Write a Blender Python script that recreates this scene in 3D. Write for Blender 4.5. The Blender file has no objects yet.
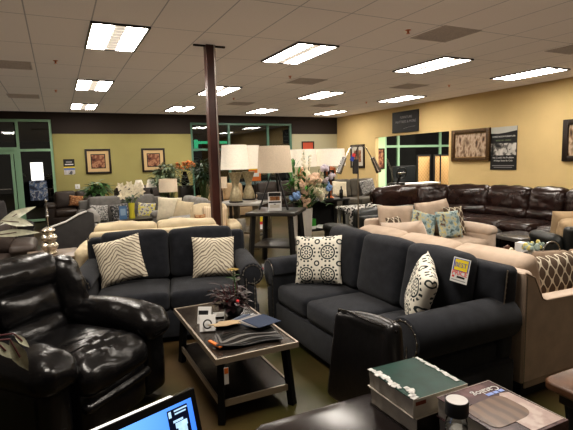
import bpy, bmesh, math, random
from math import sin, cos, pi, radians, sqrt
from mathutils import Vector, Matrix, noise
random.seed(7)
scene = bpy.context.scene
COL = scene.collection
# ------------------------------------------------------------------ materials
class X:
    """a node socket with arithmetic"""
    def __init__(s, nt, k): s.nt, s.k = nt, k
    def m(s, op, b=None, c=None):
        n = s.nt.nodes.new('ShaderNodeMath'); n.operation = op
        for i, v in enumerate((s, b, c)):
            if v is None: continue
            if isinstance(v, X): s.nt.links.new(v.k, n.inputs[i])
            else: n.inputs[i].default_value = v
        return X(s.nt, n.outputs[0])
    def __add__(s, o): return s.m('ADD', o)
    __radd__ = __add__
    def __sub__(s, o): return s.m('SUBTRACT', o)
    def __mul__(s, o): return s.m('MULTIPLY', o)
    __rmul__ = __mul__
    def __lt__(s, o): return s.m('LESS_THAN', o)
    def __gt__(s, o): return s.m('GREATER_THAN', o)
    def sin(s): return s.m('SINE')
    def cos(s): return s.m('COSINE')
    def abs(s): return s.m('ABSOLUTE')
    def fr(s): return s.m('FRACT')
    def mx(s, o): return s.m('MAXIMUM', o)
    def mn(s, o): return s.m('MINIMUM', o)
    def sq(s): return s.m('SQRT')

def ramp(e, lo, hi):
    n = e.nt.nodes.new('ShaderNodeMapRange'); n.inputs[1].default_value = lo; n.inputs[2].default_value = hi
    e.nt.links.new(e.k, n.inputs[0]); return X(e.nt, n.outputs[0])

def nz(nt, vec, scale, detail=2.0, rough=.5):
    n = nt.nodes.new('ShaderNodeTexNoise'); n.inputs['Scale'].default_value = scale
    n.inputs['Detail'].default_value = detail; n.inputs['Roughness'].default_value = rough
    if vec is not None: nt.links.new(vec, n.inputs['Vector'])
    return X(nt, n.outputs['Fac'])

def coords(nt, world=False):
    if world:
        v = nt.nodes.new('ShaderNodeNewGeometry').outputs['Position']
    else:
        v = nt.nodes.new('ShaderNodeTexCoord').outputs['Object']
    sp = nt.nodes.new('ShaderNodeSeparateXYZ'); nt.links.new(v, sp.inputs[0])
    return v, X(nt, sp.outputs[0]), X(nt, sp.outputs[1]), X(nt, sp.outputs[2])

def mixc(nt, f, a, b):
    n = nt.nodes.new('ShaderNodeMix'); n.data_type = 'RGBA'
    for v, i in ((a, 6), (b, 7)):
        if hasattr(v, 'is_output'): nt.links.new(v, n.inputs[i])
        else: n.inputs[i].default_value = (*v, 1)
    nt.links.new(f.k, n.inputs[0])
    return n.outputs[2]

MATS = {}
def mat(name, col=(.5, .5, .5), rough=.6, metal=0., var=0., vs=6., bump=0., bs=60., col2=None, fn=None, spec=.5, emit=0., world=False, sheen=0., coat=0., bfn=None):
    """principled material; var = tonal noise, bump = surface relief, fn(x,y,z,vec,nt) = factor between col and col2"""
    if name in MATS: return MATS[name]
    m = bpy.data.materials.new(name); m.use_nodes = True; nt = m.node_tree
    p = nt.nodes['Principled BSDF']
    p.inputs['Base Color'].default_value = (*col, 1); p.inputs['Roughness'].default_value = rough
    p.inputs['Metallic'].default_value = metal; p.inputs['Specular IOR Level'].default_value = spec
    if coat: p.inputs['Coat Weight'].default_value = coat; p.inputs['Coat Roughness'].default_value = .15
    if sheen: p.inputs['Sheen Weight'].default_value = sheen; p.inputs['Sheen Roughness'].default_value = .6
    out = None
    v, x, y, z = coords(nt, world)
    if fn is not None:
        out = mixc(nt, fn(x, y, z, v, nt), col, col2)
    if var:
        f = nz(nt, v, vs, 4.)
        dark = tuple(c*(1-var) for c in col); lite = tuple(min(1, c*(1+var)) for c in col)
        if out is None: out = mixc(nt, ramp(f, .3, .7), dark, lite)
        else:
            n = nt.nodes.new('ShaderNodeMix'); n.data_type = 'RGBA'; n.blend_type = 'MULTIPLY'
            n.inputs[0].default_value = 1.
            nt.links.new(out, n.inputs[6])
            g = mixc(nt, ramp(f, .3, .7), (1-var,)*3, (1.,)*3); nt.links.new(g, n.inputs[7]); out = n.outputs[2]
    if out is not None: nt.links.new(out, p.inputs['Base Color'])
    if emit:
        p.inputs['Emission Strength'].default_value = emit
        if out is not None: nt.links.new(out, p.inputs['Emission Color'])
        else: p.inputs['Emission Color'].default_value = (*col, 1)
    if bump or bfn:
        b = nt.nodes.new('ShaderNodeBump'); b.inputs['Strength'].default_value = bump or .6
        b.inputs['Distance'].default_value = .01
        f = bfn(x, y, z, v, nt) if bfn else nz(nt, v, bs, 3.)
        nt.links.new(f.k, b.inputs['Height']); nt.links.new(b.outputs[0], p.inputs['Normal'])
    MATS[name] = m; return m

def glass(name, tint=(.75, .8, .78), refl=.12):
    if name in MATS: return MATS[name]
    m = bpy.data.materials.new(name); m.use_nodes = True; nt = m.node_tree
    for n in list(nt.nodes): nt.nodes.remove(n)
    o = nt.nodes.new('ShaderNodeOutputMaterial'); mx = nt.nodes.new('ShaderNodeMixShader')
    t = nt.nodes.new('ShaderNodeBsdfTransparent'); t.inputs[0].default_value = (*tint, 1)
    g = nt.nodes.new('ShaderNodeBsdfGlossy'); g.inputs['Roughness'].default_value = .02
    fz = nt.nodes.new('ShaderNodeFresnel'); fz.inputs[0].default_value = 1.5
    a = nt.nodes.new('ShaderNodeMath'); a.operation = 'ADD'; a.inputs[1].default_value = refl; a.use_clamp = True
    nt.links.new(fz.outputs[0], a.inputs[0]); nt.links.new(a.outputs[0], mx.inputs[0])
    nt.links.new(t.outputs[0], mx.inputs[1]); nt.links.new(g.outputs[0], mx.inputs[2]); nt.links.new(mx.outputs[0], o.inputs[0])
    MATS[name] = m; return m

# ------------------------------------------------------------------ mesh builder
class MB:
    def __init__(s): s.bm = bmesh.new()
    def _take(s, t, M=None):
        if M is not None: t.transform(M)
        me = bpy.data.meshes.new('tmp'); t.to_mesh(me); t.free(); s.bm.from_mesh(me); bpy.data.meshes.remove(me)
        return s
    def box(s, c, d, bev=0., seg=2, R=None, taper=None):
        t = bmesh.new(); bmesh.ops.create_cube(t, size=1.)
        for v in t.verts:
            k = 1.
            if taper and v.co.z < 0: k = taper
            v.co = Vector((v.co.x*d[0]*k, v.co.y*d[1]*k, v.co.z*d[2]))
        if bev: bmesh.ops.bevel(t, geom=t.edges[:], offset=bev, segments=seg, profile=.5, affect='EDGES')
        M = Matrix.Translation(c)
        if R is not None: M = M @ R.to_4x4()
        return s._take(t, M)
    def bar(s, a, b, w, h=None, bev=0.):
        """square bar from a to b"""
        a, b = Vector(a), Vector(b); h = h or w; L = (b-a).length
        q = (b-a).to_track_quat('Z', 'Y').to_matrix()
        return s.box((a+b)/2, (w, h, L), bev, 1, q)
    def cone(s, a, b, r0, r1, n=12, cap=True):
        a, b = Vector(a), Vector(b); t = bmesh.new()
        bmesh.ops.create_cone(t, cap_ends=cap, segments=n, radius1=r0, radius2=r1, depth=(b-a).length)
        q = (b-a).to_track_quat('Z', 'Y').to_matrix().to_4x4()
        return s._take(t, Matrix.Translation((a+b)/2) @ q)
    def ball(s, c, r, u=10, v=8, sc=(1, 1, 1), R=None):
        t = bmesh.new(); bmesh.ops.create_uvsphere(t, u_segments=u, v_segments=v, radius=r)
        M = Matrix.Translation(c)
        if R is not None: M = M @ R.to_4x4()
        return s._take(t, M @ Matrix.Diagonal((*sc, 1)))
    def lathe(s, prof, c=(0, 0, 0), n=20, cap=True):
        t = bmesh.new(); rings = []
        for r, z in prof:
            rings.append([t.verts.new((r*cos(2*pi*i/n), r*sin(2*pi*i/n), z)) for i in range(n)])
        for A, B in zip(rings, rings[1:]):
            for i in range(n): t.faces.new((A[i], A[(i+1) % n], B[(i+1) % n], B[i]))
        if cap:
            t.faces.new(rings[0][::-1]); t.faces.new(rings[-1])
        bmesh.ops.recalc_face_normals(t, faces=t.faces[:])
        return s._take(t, Matrix.Translation(c))
    def prism(s, poly, h, M=None, bev=0., seg=2):
        """poly in xy, extruded along z by h, then placed with M"""
        t = bmesh.new(); vs = [t.verts.new((p[0], p[1], 0)) for p in poly]
        f = t.faces.new(vs); r = bmesh.ops.extrude_face_region(t, geom=[f])
        for v in r['geom']:
            if isinstance(v, bmesh.types.BMVert): v.co.z += h
        bmesh.ops.recalc_face_normals(t, faces=t.faces[:])
        if bev:
            bmesh.ops.bevel(t, geom=[e for e in t.edges if e.calc_face_angle(0) > .6], offset=bev, segments=seg, profile=.5, affect='EDGES')
        return s._take(t, M)
    def tube(s, pts, r, n=8, r1=None):
        pts = [Vector(p) for p in pts]; t = bmesh.new(); rings = []
        up = Vector((0, 0, 1))
        for i, p in enumerate(pts):
            d = (pts[min(i+1, len(pts)-1)] - pts[max(i-1, 0)]).normalized()
            if abs(d.dot(up)) > .95: up = Vector((1, 0, 0))
            a = d.cross(up).normalized(); b = a.cross(d).normalized(); up = b
            rr = r if r1 is None else r + (r1-r)*i/max(1, len(pts)-1)
            rings.append([t.verts.new(p + a*rr*cos(2*pi*k/n) + b*rr*sin(2*pi*k/n)) for k in range(n)])
        for A, B in zip(rings, rings[1:]):
            for i in range(n): t.faces.new((A[i], A[(i+1) % n], B[(i+1) % n], B[i]))
        t.faces.new(rings[0][::-1]); t.faces.new(rings[-1])
        bmesh.ops.recalc_face_normals(t, faces=t.faces[:])
        return s._take(t)
    def soft(s, c, d, r=.05, puff=(0, 0, 0), n=6, wr=0., wf=7., R=None, seed=0, fn=None):
        """upholstered block: rounded edges, crowned faces, optional wrinkles"""
        hx = [v/2 for v in d]; r = min(r, *(h*.98 for h in hx))
        def cs(h):
            i = h-r; a = [-h, -i-r*.7, -i-r*.35]
            a += [-i + 2*i*k/n for k in range(n+1)]
            return a + [i+r*.35, i+r*.7, h]
        C = [cs(h) for h in hx]; t = bmesh.new(); key = {}
        def V(i, j, k):
            q = (i, j, k)
            if q in key: return key[q]
            p = Vector((C[0][i], C[1][j], C[2][k]))
            inner = Vector([max(-(h-r), min(h-r, v)) for v, h in zip(p, hx)])
            dd = p-inner
            if dd.length > 1e-9:
                p = inner + dd.normalized()*r
            u = [p[a]/hx[a] for a in range(3)]
            o = Vector((0, 0, 0))
            for a in range(3):
                if puff[a]:
                    b_, c_ = u[(a+1) % 3], u[(a+2) % 3]
                    o[a] = puff[a]*u[a]*max(0, 1-b_*b_)*max(0, 1-c_*c_)
            p = p+o
            if wr:
                w = noise.noise((p*wf)+Vector((seed*3.1, seed, 0)))
                w2 = noise.noise((p*wf*2.7)+Vector((0, seed*1.7, seed)))
                p = p + p.normalized()*wr*(w+.5*w2)
            if fn: p = fn(p, u)
            key[q] = t.verts.new(p); return key[q]
        N = [len(c_) for c_ in C]
        for a in range(3):
            b_, c_ = (a+1) % 3, (a+2) % 3
            for e in (0, N[a]-1):
                for i in range(N[b_]-1):
                    for j in range(N[c_]-1):
                        q = []
                        for di, dj in ((0, 0), (1, 0), (1, 1), (0, 1)):
                            w = [0, 0, 0]; w[a] = e; w[b_] = i+di; w[c_] = j+dj; q.append(V(*w))
                        try: t.faces.new(q if e else q[::-1])
                        except ValueError: pass
        M = Matrix.Translation(c)
        if R is not None: M = M @ R.to_4x4()
        return s._take(t, M)
    def pillow(s, w, h, th, n=14, M=None, sag=.03):
        """throw pillow: bottom centre at origin, width x, height z, thickness y"""
        t = bmesh.new(); G = {}
        for side in (-1, 1):
            for i in range(n+1):
                for j in range(n+1):
                    u, v = 2*i/n-1, 2*j/n-1
                    e = i in (0, n) or j in (0, n)
                    if e and side == 1: G[(1, i, j)] = G[(-1, i, j)]; continue
                    k = max(0, (1-u**4)*(1-v**4))**.55
                    x = w/2*u*(1-sag*2*(1-abs(v)**1.5)*abs(u)); zz = h/2*v*(1-sag*2*(1-abs(u)**1.5)*abs(v))
                    G[(side, i, j)] = t.verts.new((x, side*th/2*k*(1+.06*noise.noise(Vector((u*2, v*2, side)))), zz+h/2))
            for i in range(n):
                for j in range(n):
                    q = [G[(side, i, j)], G[(side, i+1, j)], G[(side, i+1, j+1)], G[(side, i, j+1)]]
                    t.faces.new(q if side < 0 else q[::-1])
        return s._take(t, M)
    def leaf(s, base, d, L, w, up=(0, 0, 1), curl=.15):
        d = Vector(d).normalized(); sd = d.cross(Vector(up))
        if sd.length < .05: sd = d.cross(Vector((1, 0, 0)))
        sd.normalize(); nrm = sd.cross(d).normalized(); base = Vector(base); t = bmesh.new(); rows = []
        for k, wk in ((0, .05), (.25, .7), (.5, 1), (.75, .65), (1, .03)):
            p = base + d*L*k - nrm*curl*L*k*k
            rows.append([t.verts.new(p-sd*w/2*wk+nrm*w*.12*wk), t.verts.new(p), t.verts.new(p+sd*w/2*wk+nrm*w*.12*wk)])
        for A, B in zip(rows, rows[1:]):
            for i in range(2): t.faces.new((A[i], A[i+1], B[i+1], B[i]))
        return s._take(t)
    def done(s, name, m, parent=None, smooth=True, angle=40, loc=None, rot=None):
        me = bpy.data.meshes.new(name); s.bm.to_mesh(me); s.bm.free()
        o = bpy.data.objects.new(name, me); COL.objects.link(o)
        me.materials.append(m)
        if smooth:
            for p in me.polygons: p.use_smooth = True
            try: me.set_sharp_from_angle(angle=radians(angle))
            except Exception: pass
        if parent is not None: o.parent = parent
        if loc is not None: o.location = loc
        if rot is not None: o.rotation_euler = rot
        return o

def tag(o, label, cat, group=None):
    o['label'] = label; o['category'] = cat
    if group: o['group'] = group
    return o
def thing(name, label, cat, loc, rz=0., group=None):
    o = bpy.data.objects.new(name, None); COL.objects.link(o); o.empty_display_size = .1
    o.location = loc; o.rotation_euler = (0, 0, radians(rz)); return tag(o, label, cat, group)
def struct(o):
    o['kind'] = 'structure'; return o
def dup(root, loc, rz=None, label=None, group=None):
    r = root.copy(); COL.objects.link(r); r.location = loc
    if rz is not None: r.rotation_euler = (0, 0, radians(rz))
    if label: r['label'] = label
    if group: r['group'] = group
    for ch in list(root.children):
        c = ch.copy(); COL.objects.link(c); c.parent = r
        for g in list(ch.children):
            d = g.copy(); COL.objects.link(d); d.parent = c
    return r
def Rz(a): return Matrix.Rotation(radians(a), 3, 'Z')
def Rx(a): return Matrix.Rotation(radians(a), 3, 'X')
def Ry(a): return Matrix.Rotation(radians(a), 3, 'Y')
def text(s, size, m, parent, loc, rot, ext=.0008, align='CENTER'):
    c = bpy.data.curves.new('lettering', 'FONT'); c.body = s; c.size = size; c.align_x = align; c.align_y = 'CENTER'; c.extrude = ext
    c.resolution_u = 3
    o = bpy.data.objects.new('lettering', c); COL.objects.link(o); c.materials.append(m)
    dg = bpy.context.evaluated_depsgraph_get(); me = bpy.data.meshes.new_from_object(o.evaluated_get(dg)); me.name = 'lettering'
    bpy.data.objects.remove(o); bpy.data.curves.remove(c)
    o = bpy.data.objects.new('lettering', me); COL.objects.link(o)
    if not me.materials: me.materials.append(m)
    o.parent = parent; o.location = loc; o.rotation_euler = rot
    return o
from mathutils.bvhtree import BVHTree
def bvh(objs):
    vs, ps = [], []
    for o in objs:
        Mx = o.matrix_basis.copy(); q = o.parent
        while q is not None: Mx = q.matrix_basis @ Mx; q = q.parent
        n = len(vs); vs += [Mx @ v.co for v in o.data.vertices]; ps += [tuple(n+i for i in p.vertices) for p in o.data.polygons]
    return BVHTree.FromPolygons(vs, ps)
def family(o):
    r = []
    for c in o.children: r.append(c); r += family(c)
    return r
def settle(p, host, side=0., others=(), step=.008, most=40):
    """rest a pillow on its seat and against back, arms and other pillows without sinking in"""
    fam = family(host); a = host.rotation_euler[2]
    fw = Vector((sin(a), -cos(a), 0)); sx = Vector((cos(a), sin(a), 0))*side
    low = bvh([o for o in fam if o.name.split('.')[0] in ('seat_cushion', 'base', 'seat')])
    bk_ = bvh([o for o in fam if o.name.split('.')[0] in ('back_cushion', 'back_frame', 'lumbar_roll')])
    ar = [o for o in fam if o.name.split('.')[0] in ('arm', 'arm_pad', 'piping')]
    ar = bvh(ar) if ar else None
    oth = bvh(others) if others else None
    for k in range(most):
        t = bvh([p]); mv = Vector((0, 0, 0))
        if t.overlap(low): mv += Vector((0, 0, 1))
        if t.overlap(bk_): mv += fw
        if ar and t.overlap(ar): mv += sx
        if oth and t.overlap(oth): mv += fw
        if mv.length < .1: break
        p.matrix_basis = Matrix.Translation(mv*step) @ p.matrix_basis
    for k in range(20):      # no hovering: lower until it touches the seat
        p.matrix_basis = Matrix.Translation((0, 0, -step)) @ p.matrix_basis
        if bvh([p]).overlap(low):
            p.matrix_basis = Matrix.Translation((0, 0, step)) @ p.matrix_basis; break
    return p
# ------------------------------------------------------------------ palette
def ramp_mat(name, stops, scale=8., rough=.6, detail=3., interp='CONSTANT', stretch=None, emit=0., dist=0.):
    if name in MATS: return MATS[name]
    m = mat(name, (.5, .5, .5), rough); nt = m.node_tree; p = nt.nodes['Principled BSDF']
    v, x, y, z = coords(nt)
    if stretch:
        mp = nt.nodes.new('ShaderNodeMapping'); mp.inputs['Scale'].default_value = stretch
        nt.links.new(v, mp.inputs[0]); v = mp.outputs[0]
    f = nz(nt, v, scale, detail)
    if dist:
        f.k.node.inputs['Distortion'].default_value = dist
    r = nt.nodes.new('ShaderNodeValToRGB'); r.color_ramp.interpolation = interp
    el = r.color_ramp.elements
    el[0].position = stops[0][0]; el[0].color = (*stops[0][1], 1)
    el[1].position = stops[-1][0]; el[1].color = (*stops[-1][1], 1)
    for ps, c in stops[1:-1]:
        e = el.new(ps); e.color = (*c, 1)
    nt.links.new(f.k, r.inputs[0]); nt.links.new(r.outputs[0], p.inputs['Base Color'])
    if emit:
        nt.links.new(r.outputs[0], p.inputs['Emission Color']); p.inputs['Emission Strength'].default_value = emit
    return m

def f_zebra(x, y, z, v, nt):
    n = nz(nt, v, 9., 2.)
    s = ((z + x.abs()*.8 + n*.09)*172.).sin()
    return ramp(s, .25, .7)
def f_medal(x, y, z, v, nt):
    c = .195
    u = (x*(1/c)+.0).fr()-.5; w = (z*(1/c)+.07).fr()-.5
    r = (u*u+w*w).sq(); a = w.m('ARCTAN2', u)
    d = (r < .10) * (r > .055)
    d = d.mx((r < .24) * (r > .15) * ((a*10.).cos() > .0))
    d = d.mx((r < .33) * (r > .27))
    d = d.mx((r < .45) * (r > .37) * ((a*14.).cos() > .1))
    k = (u.abs()-.5)*(u.abs()-.5)+(w.abs()-.5)*(w.abs()-.5); k = k.sq()
    d = d.mx((k < .13) * (k > .07))
    return d
def f_trellis(x, y, z, v, nt):
    f = (x*(2*pi/.095)).cos()+(z*(2*pi/.135)).cos()*.95
    return f.abs() < .34
def f_spots(x, y, z, v, nt):
    return nz(nt, v, 26., 1.) > .52
def f_tiles(x, y, z, v, nt):      # ceiling grid seams
    a = ((x-.435)*(1/.61)).fr(); b = ((y-5.42)*(1/1.22)).fr()
    return (a < .022).mx(b < .011)
def f_leatherbump(sc):
    def f(x, y, z, v, nt):
        return nz(nt, v, sc, 4., .6)*.8 + nz(nt, v, sc*9, 2.)*.12
    return f
def f_weave(x, y, z, v, nt):
    return ((x*260.).sin()*(z*260.).sin())*.5 + nz(nt, v, 120., 2.)

M = {}
M['charcoal'] = mat('charcoal_fabric', (.024, .026, .032), .92, var=.22, vs=14, bump=.25, bs=320, sheen=.12, spec=.15)
M['charcoal_dark'] = mat('charcoal_base', (.022, .024, .03), .95, var=.15, vs=10, bump=.2, bs=300, spec=.15)
M['nail'] = mat('pewter_nail', (.42, .39, .35), .3, 1.)
M['blackleather'] = mat('black_leather', (.0065, .006, .0065), .25, var=.3, vs=5, bfn=f_leatherbump(10), bump=.6, spec=.45)
M['brownleather'] = mat('brown_leather', (.024, .011, .0085), .26, var=.35, vs=4, bfn=f_leatherbump(7), bump=.7, spec=.5)
M['darkbrownleather'] = mat('old_brown_leather', (.030, .019, .014), .45, var=.3, vs=4, bfn=f_leatherbump(7), bump=.4)
M['greyleather'] = mat('taupe_recliner', (.060, .045, .038), .5, var=.25, vs=5, bump=.25, bs=60)
M['beige'] = mat('beige_linen', (.56, .45, .36), .9, var=.10, vs=9, bump=.25, bs=350, sheen=.2, spec=.2)
M['beige_dark'] = mat('beige_cushion', (.50, .395, .31), .9, var=.12, vs=7, bump=.25, bs=350, spec=.2)
M['cream'] = mat('cream_fabric', (.62, .52, .36), .9, var=.10, vs=8, bump=.2, bs=200, spec=.2)
M['ivory'] = mat('ivory_fabric', (.70, .63, .49), .9, var=.08, vs=20, bump=.2, bs=200, spec=.2)
M['tan'] = mat('tan_fabric', (.42, .31, .19), .9, var=.12, vs=8, bump=.2, bs=200)
M['grey'] = mat('grey_fabric', (.155, .148, .14), .92, var=.15, vs=12, bump=.25, bs=250, spec=.2)
M['greylight'] = mat('light_grey_fabric', (.30, .29, .275), .92, var=.15, vs=12, bump=.2, bs=250, spec=.2)
M['darkgrey'] = mat('dark_grey_fabric', (.045, .042, .042), .85, var=.15, vs=9, bump=.2, bs=250)
M['greygreen'] = mat('grey_brown_fabric', (.105, .095, .078), .85, var=.2, vs=6, bump=.2, bs=200)
M['blackvinyl'] = mat('black_vinyl', (.010, .012, .011), .4, var=.2, bump=.15, bs=40)
M['zebra'] = mat('zebra_print', (.78, .71, .57), .9, col2=(.27, .225, .175), fn=f_zebra, bump=.15, bs=300, spec=.2)
M['medallion'] = mat('medallion_print', (.80, .76, .66), .9, col2=(.04, .05, .05), fn=f_medal, bump=.15, bs=300, spec=.2)
M['trellis'] = mat('trellis_print', (.13, .095, .07), .9, col2=(.66, .60, .48), fn=f_trellis, bump=.15, bs=300, spec=.2)
M['spots'] = mat('black_white_print', (.62, .60, .56), .9, col2=(.03, .03, .03), fn=f_spots)
M['floral'] = ramp_mat('floral_print', [(0, (.07, .09, .08)), (.36, (.17, .24, .25)), (.43, (.34, .43, .43)), (.5, (.42, .46, .40)), (.55, (.60, .50, .20)), (.59, (.30, .36, .34)), (.64, (.15, .10, .07))], 13., .9, 4.)
M['paisley'] = ramp_mat('paisley_print', [(0, (.10, .10, .10)), (.46, (.42, .41, .39)), (.56, (.16, .155, .15))], 26., .9, 2.)
M['orangepr'] = ramp_mat('rust_print', [(0, (.16, .07, .03)), (.45, (.36, .17, .07)), (.55, (.22, .09, .04)), (.6, (.42, .27, .14))], 22., .9, 2.)
M['yellowpr'] = ramp_mat('yellow_grey_print', [(0, (.62, .55, .10)), (.46, (.5, .48, .42)), (.55, (.2, .19, .18))], 20., .9, 2.)
M['blackmetal'] = mat('black_metal', (.014, .013, .013), .42, .6)
M['silver'] = mat('brushed_silver', (.55, .55, .54), .25, 1.)
M['copper'] = mat('copper', (.70, .27, .13), .3, 1.)
M['espresso'] = mat('espresso_wood', (.020, .015, .012), .35, var=.3, vs=6, coat=.2)
M['tabletop'] = mat('dark_walnut_top', (.060, .042, .031), .38, var=.45, vs=9)
M['trimwood'] = mat('pale_metal_trim', (.42, .36, .29), .35, .3)
M['olivewood'] = mat('olive_brown_wood', (.12, .095, .055), .55, var=.25, vs=7)
M['greytop'] = mat('grey_stone_top', (.34, .33, .31), .35, var=.15, vs=12)
M['brownwood'] = mat('chestnut_wood', (.115, .056, .030), .35, var=.35, vs=8, coat=.2)
M['desk'] = mat('desk_laminate', (.018, .013, .013), .22, var=.25, vs=5, coat=.1)
M['marble'] = mat('brown_stone_top', (.21, .155, .115), .4, var=.35, vs=14)
M['shade'] = mat('linen_shade', (.84, .77, .65), .9, var=.05, vs=40, emit=.17)  # faint glow built into the shade cloth; these lamps have no bulb
M['shadetan'] = mat('tan_linen_shade', (.72, .60, .46), .9, var=.06, vs=60, emit=.04)  # a weaker glow is built into the tan cloth too
M['champagne'] = mat('champagne_glass', (.40, .34, .22), .3, .35, var=.25, vs=30)
M['mercury'] = mat('mercury_glass', (.62, .57, .47), .22, .8, var=.5, vs=30, bump=.5, bs=40)
M['white'] = mat('white_card', (.80, .79, .77), .6)
M['offwhite'] = mat('off_white', (.62, .58, .50), .7)
M['black'] = mat('black_ink', (.010, .010, .010), .5)
M['blackgloss'] = mat('black_gloss', (.008, .008, .009), .18)
M['inkgrey'] = mat('grey_ink', (.28, .28, .29), .6)
M['red'] = mat('red_ink', (.75, .07, .07), .5)
M['yellow'] = mat('yellow_ink', (.85, .66, .03), .5)
M['blueink'] = mat('blue_ink', (.06, .10, .45), .5)
M['orange'] = mat('orange_tab', (.80, .22, .04), .5)
M['leafgreen'] = mat('leaf_green', (.055, .135, .035), .5, var=.5, vs=25)
M['leafdeep'] = mat('leaf_deep_green', (.020, .050, .022), .5, var=.5, vs=25)
M['leafsage'] = mat('leaf_sage', (.20, .26, .16), .55, var=.5, vs=25)
M['leafsilver'] = mat('leaf_silver_green', (.50, .50, .38), .45, var=.3, vs=18)
M['leafmaroon'] = mat('leaf_maroon', (.035, .018, .020), .35, var=.5, vs=30)
M['stem'] = mat('stem_maroon', (.09, .02, .025), .5)
M['stemgreen'] = mat('stem_green', (.06, .10, .03), .6)
M['petalwhite'] = mat('petal_white', (.84, .76, .58), .7, var=.1, vs=30)
M['petalpeach'] = mat('petal_peach', (.72, .50, .36), .7, var=.15, vs=30)
M['petalblue'] = mat('petal_blue', (.20, .32, .55), .7, var=.2, vs=30)
M['petalorange'] = mat('petal_orange', (.75, .28, .09), .7, var=.2, vs=30)
M['petallilac'] = mat('petal_lilac', (.62, .54, .60), .7, var=.1, vs=30)
M['vaseyellow'] = mat('yellow_glass_vase', (.62, .55, .06), .15)
M['vasewhite'] = mat('white_ceramic', (.62, .58, .52), .4)
M['potblack'] = mat('black_pot', (.012, .012, .012), .3)
M['column'] = mat('column_paint', (.075, .026, .020), .32, var=.25, vs=4)
# ------------------------------------------------------------------ the room
H, CEIL, BACK, RIGHT = 1.6, 3.1, 14.75, 9.4
M['floor'] = mat('stained_concrete', (.110, .072, .032), .30, spec=.3, var=.42, vs=1.7, bump=.08, bs=5, world=True, col2=(.062, .060, .018),
                 fn=lambda x, y, z, v, nt: ramp(nz(nt, v, .9, 4.), .42, .62))
M['ceil'] = mat('ceiling_tile', (.72, .62, .53), .95, emit=.10, var=.05, vs=60, world=True, col2=(.40, .34, .29), fn=f_tiles)  # soft glow added to the tiles, standing in for bounced light
M['ceilvent'] = mat('return_air_panel', (.46, .38, .31), .9, emit=.08, var=.1, vs=40)  # panel glows slightly by itself, like the ceiling around it
M['olive'] = mat('olive_wall', (.385, .345, .14), .85, var=.05, vs=1.5)
M['ochre'] = mat('ochre_wall', (.71, .535, .27), .85, var=.05, vs=1.2)
M['brownband'] = mat('brown_band', (.040, .029, .025), .85)
M['palewall'] = mat('pale_olive_wall', (.50, .47, .33), .85)
M['palegreen'] = mat('pale_green_wall', (.55, .78, .48), .85)
M['frame'] = mat('storefront_green', (.34, .56, .38), .45)
M['night'] = mat('night_backdrop', (.004, .005, .006), 1.)
M['asphalt'] = mat('asphalt', (.02, .02, .02), .9)
M['pane'] = glass('storefront_glass', (.55, .62, .60), .10)

def wallbox(name, m, boxes, smooth=False):
    b = MB()
    for lo, hi in boxes:
        b.box([(p+q)/2 for p, q in zip(lo, hi)], [q-p for p, q in zip(lo, hi)])
    return struct(b.done(name, m, smooth=smooth))
wallbox('floor', M['floor'], [((-5, -3, -.1), (18, 14.95, 0))])
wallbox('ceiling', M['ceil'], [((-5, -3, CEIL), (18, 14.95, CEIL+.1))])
T = .2
B0, B1 = BACK, BACK+T
wallbox('wall_back', M['olive'], [((-.05, B0, 0), (3.9, B1, 2.5)), ((-5, B0, 0), (-4.6, B1, 3.1))])
wallbox('trim_1', M['brownband'], [((-.05, B0-.012, 2.5), (3.9, B1, CEIL)), ((3.9, B0-.012, 2.86), (7.53, B1, CEIL)), ((-5, B0-.012, 2.9), (-.05, B1, CEIL)), ((7.53, B0-.012, 2.5), (9.4, B1, CEIL))])
wallbox('wall_rear', M['palewall'], [((7.53, B0, 0), (9.4, B1, 2.5))])
wallbox('wall_right', M['ochre'], [((RIGHT, 12.43, 0), (RIGHT+.12, B0, CEIL)), ((RIGHT, 9.25, 2.25), (RIGHT+.12, 12.43, CEIL)), ((RIGHT, -3, 0), (RIGHT+.12, 9.25, CEIL))])
wallbox('wall_far', M['palegreen'], [((RIGHT, B0, 0), (11.62, B1, CEIL)), ((15.6, B0, 0), (18, B1, CEIL))])
wallbox('trim_2', M['brownband'], [((11.62, B0, 2.95), (15.6, B1, CEIL))])
wallbox('baseboard_right', mat('dark_base', (.05, .035, .025), .6), [((RIGHT-.015, 4.0, 0), (RIGHT, 9.25, .1))])
# storefront glazing: frames with panes
def storefront(n, x0, x1, ztop, mulls, bars, zb=0.05, w=.07, fm='frame'):
    b = MB(); y = B0+.08
    for x in [x0+w/2, x1-w/2]+mulls: b.box((x, y, (zb+ztop)/2), (w, .11, ztop-zb))
    for z in [zb+w/2, ztop-w/2]+bars: b.box(((x0+x1)/2, y, z), (x1-x0-.01, .10, w))
    f = struct(b.done('window_%d' % n, M[fm], smooth=False))
    p = MB().box(((x0+x1)/2, y, (zb+ztop)/2), (x1-x0-.04, .008, ztop-zb-.04)).done('pane', M['pane'], f, smooth=False)
    return f
storefront(1, -.94, -.05, 2.9, [], [2.05], w=.07)
M['frame_dark'] = mat('storefront_dark_green', (.12, .25, .19), .45)
storefront(2, 3.9, 7.53, 2.86, [5.2, 6.62], [2.0], fm='frame_dark')
storefront(3, 11.62, 15.6, 2.95, [12.32, 14.55], [2.02], w=.09)
storefront(4, -4.6, -2.2, 2.9, [-3.4], [2.05])
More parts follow.
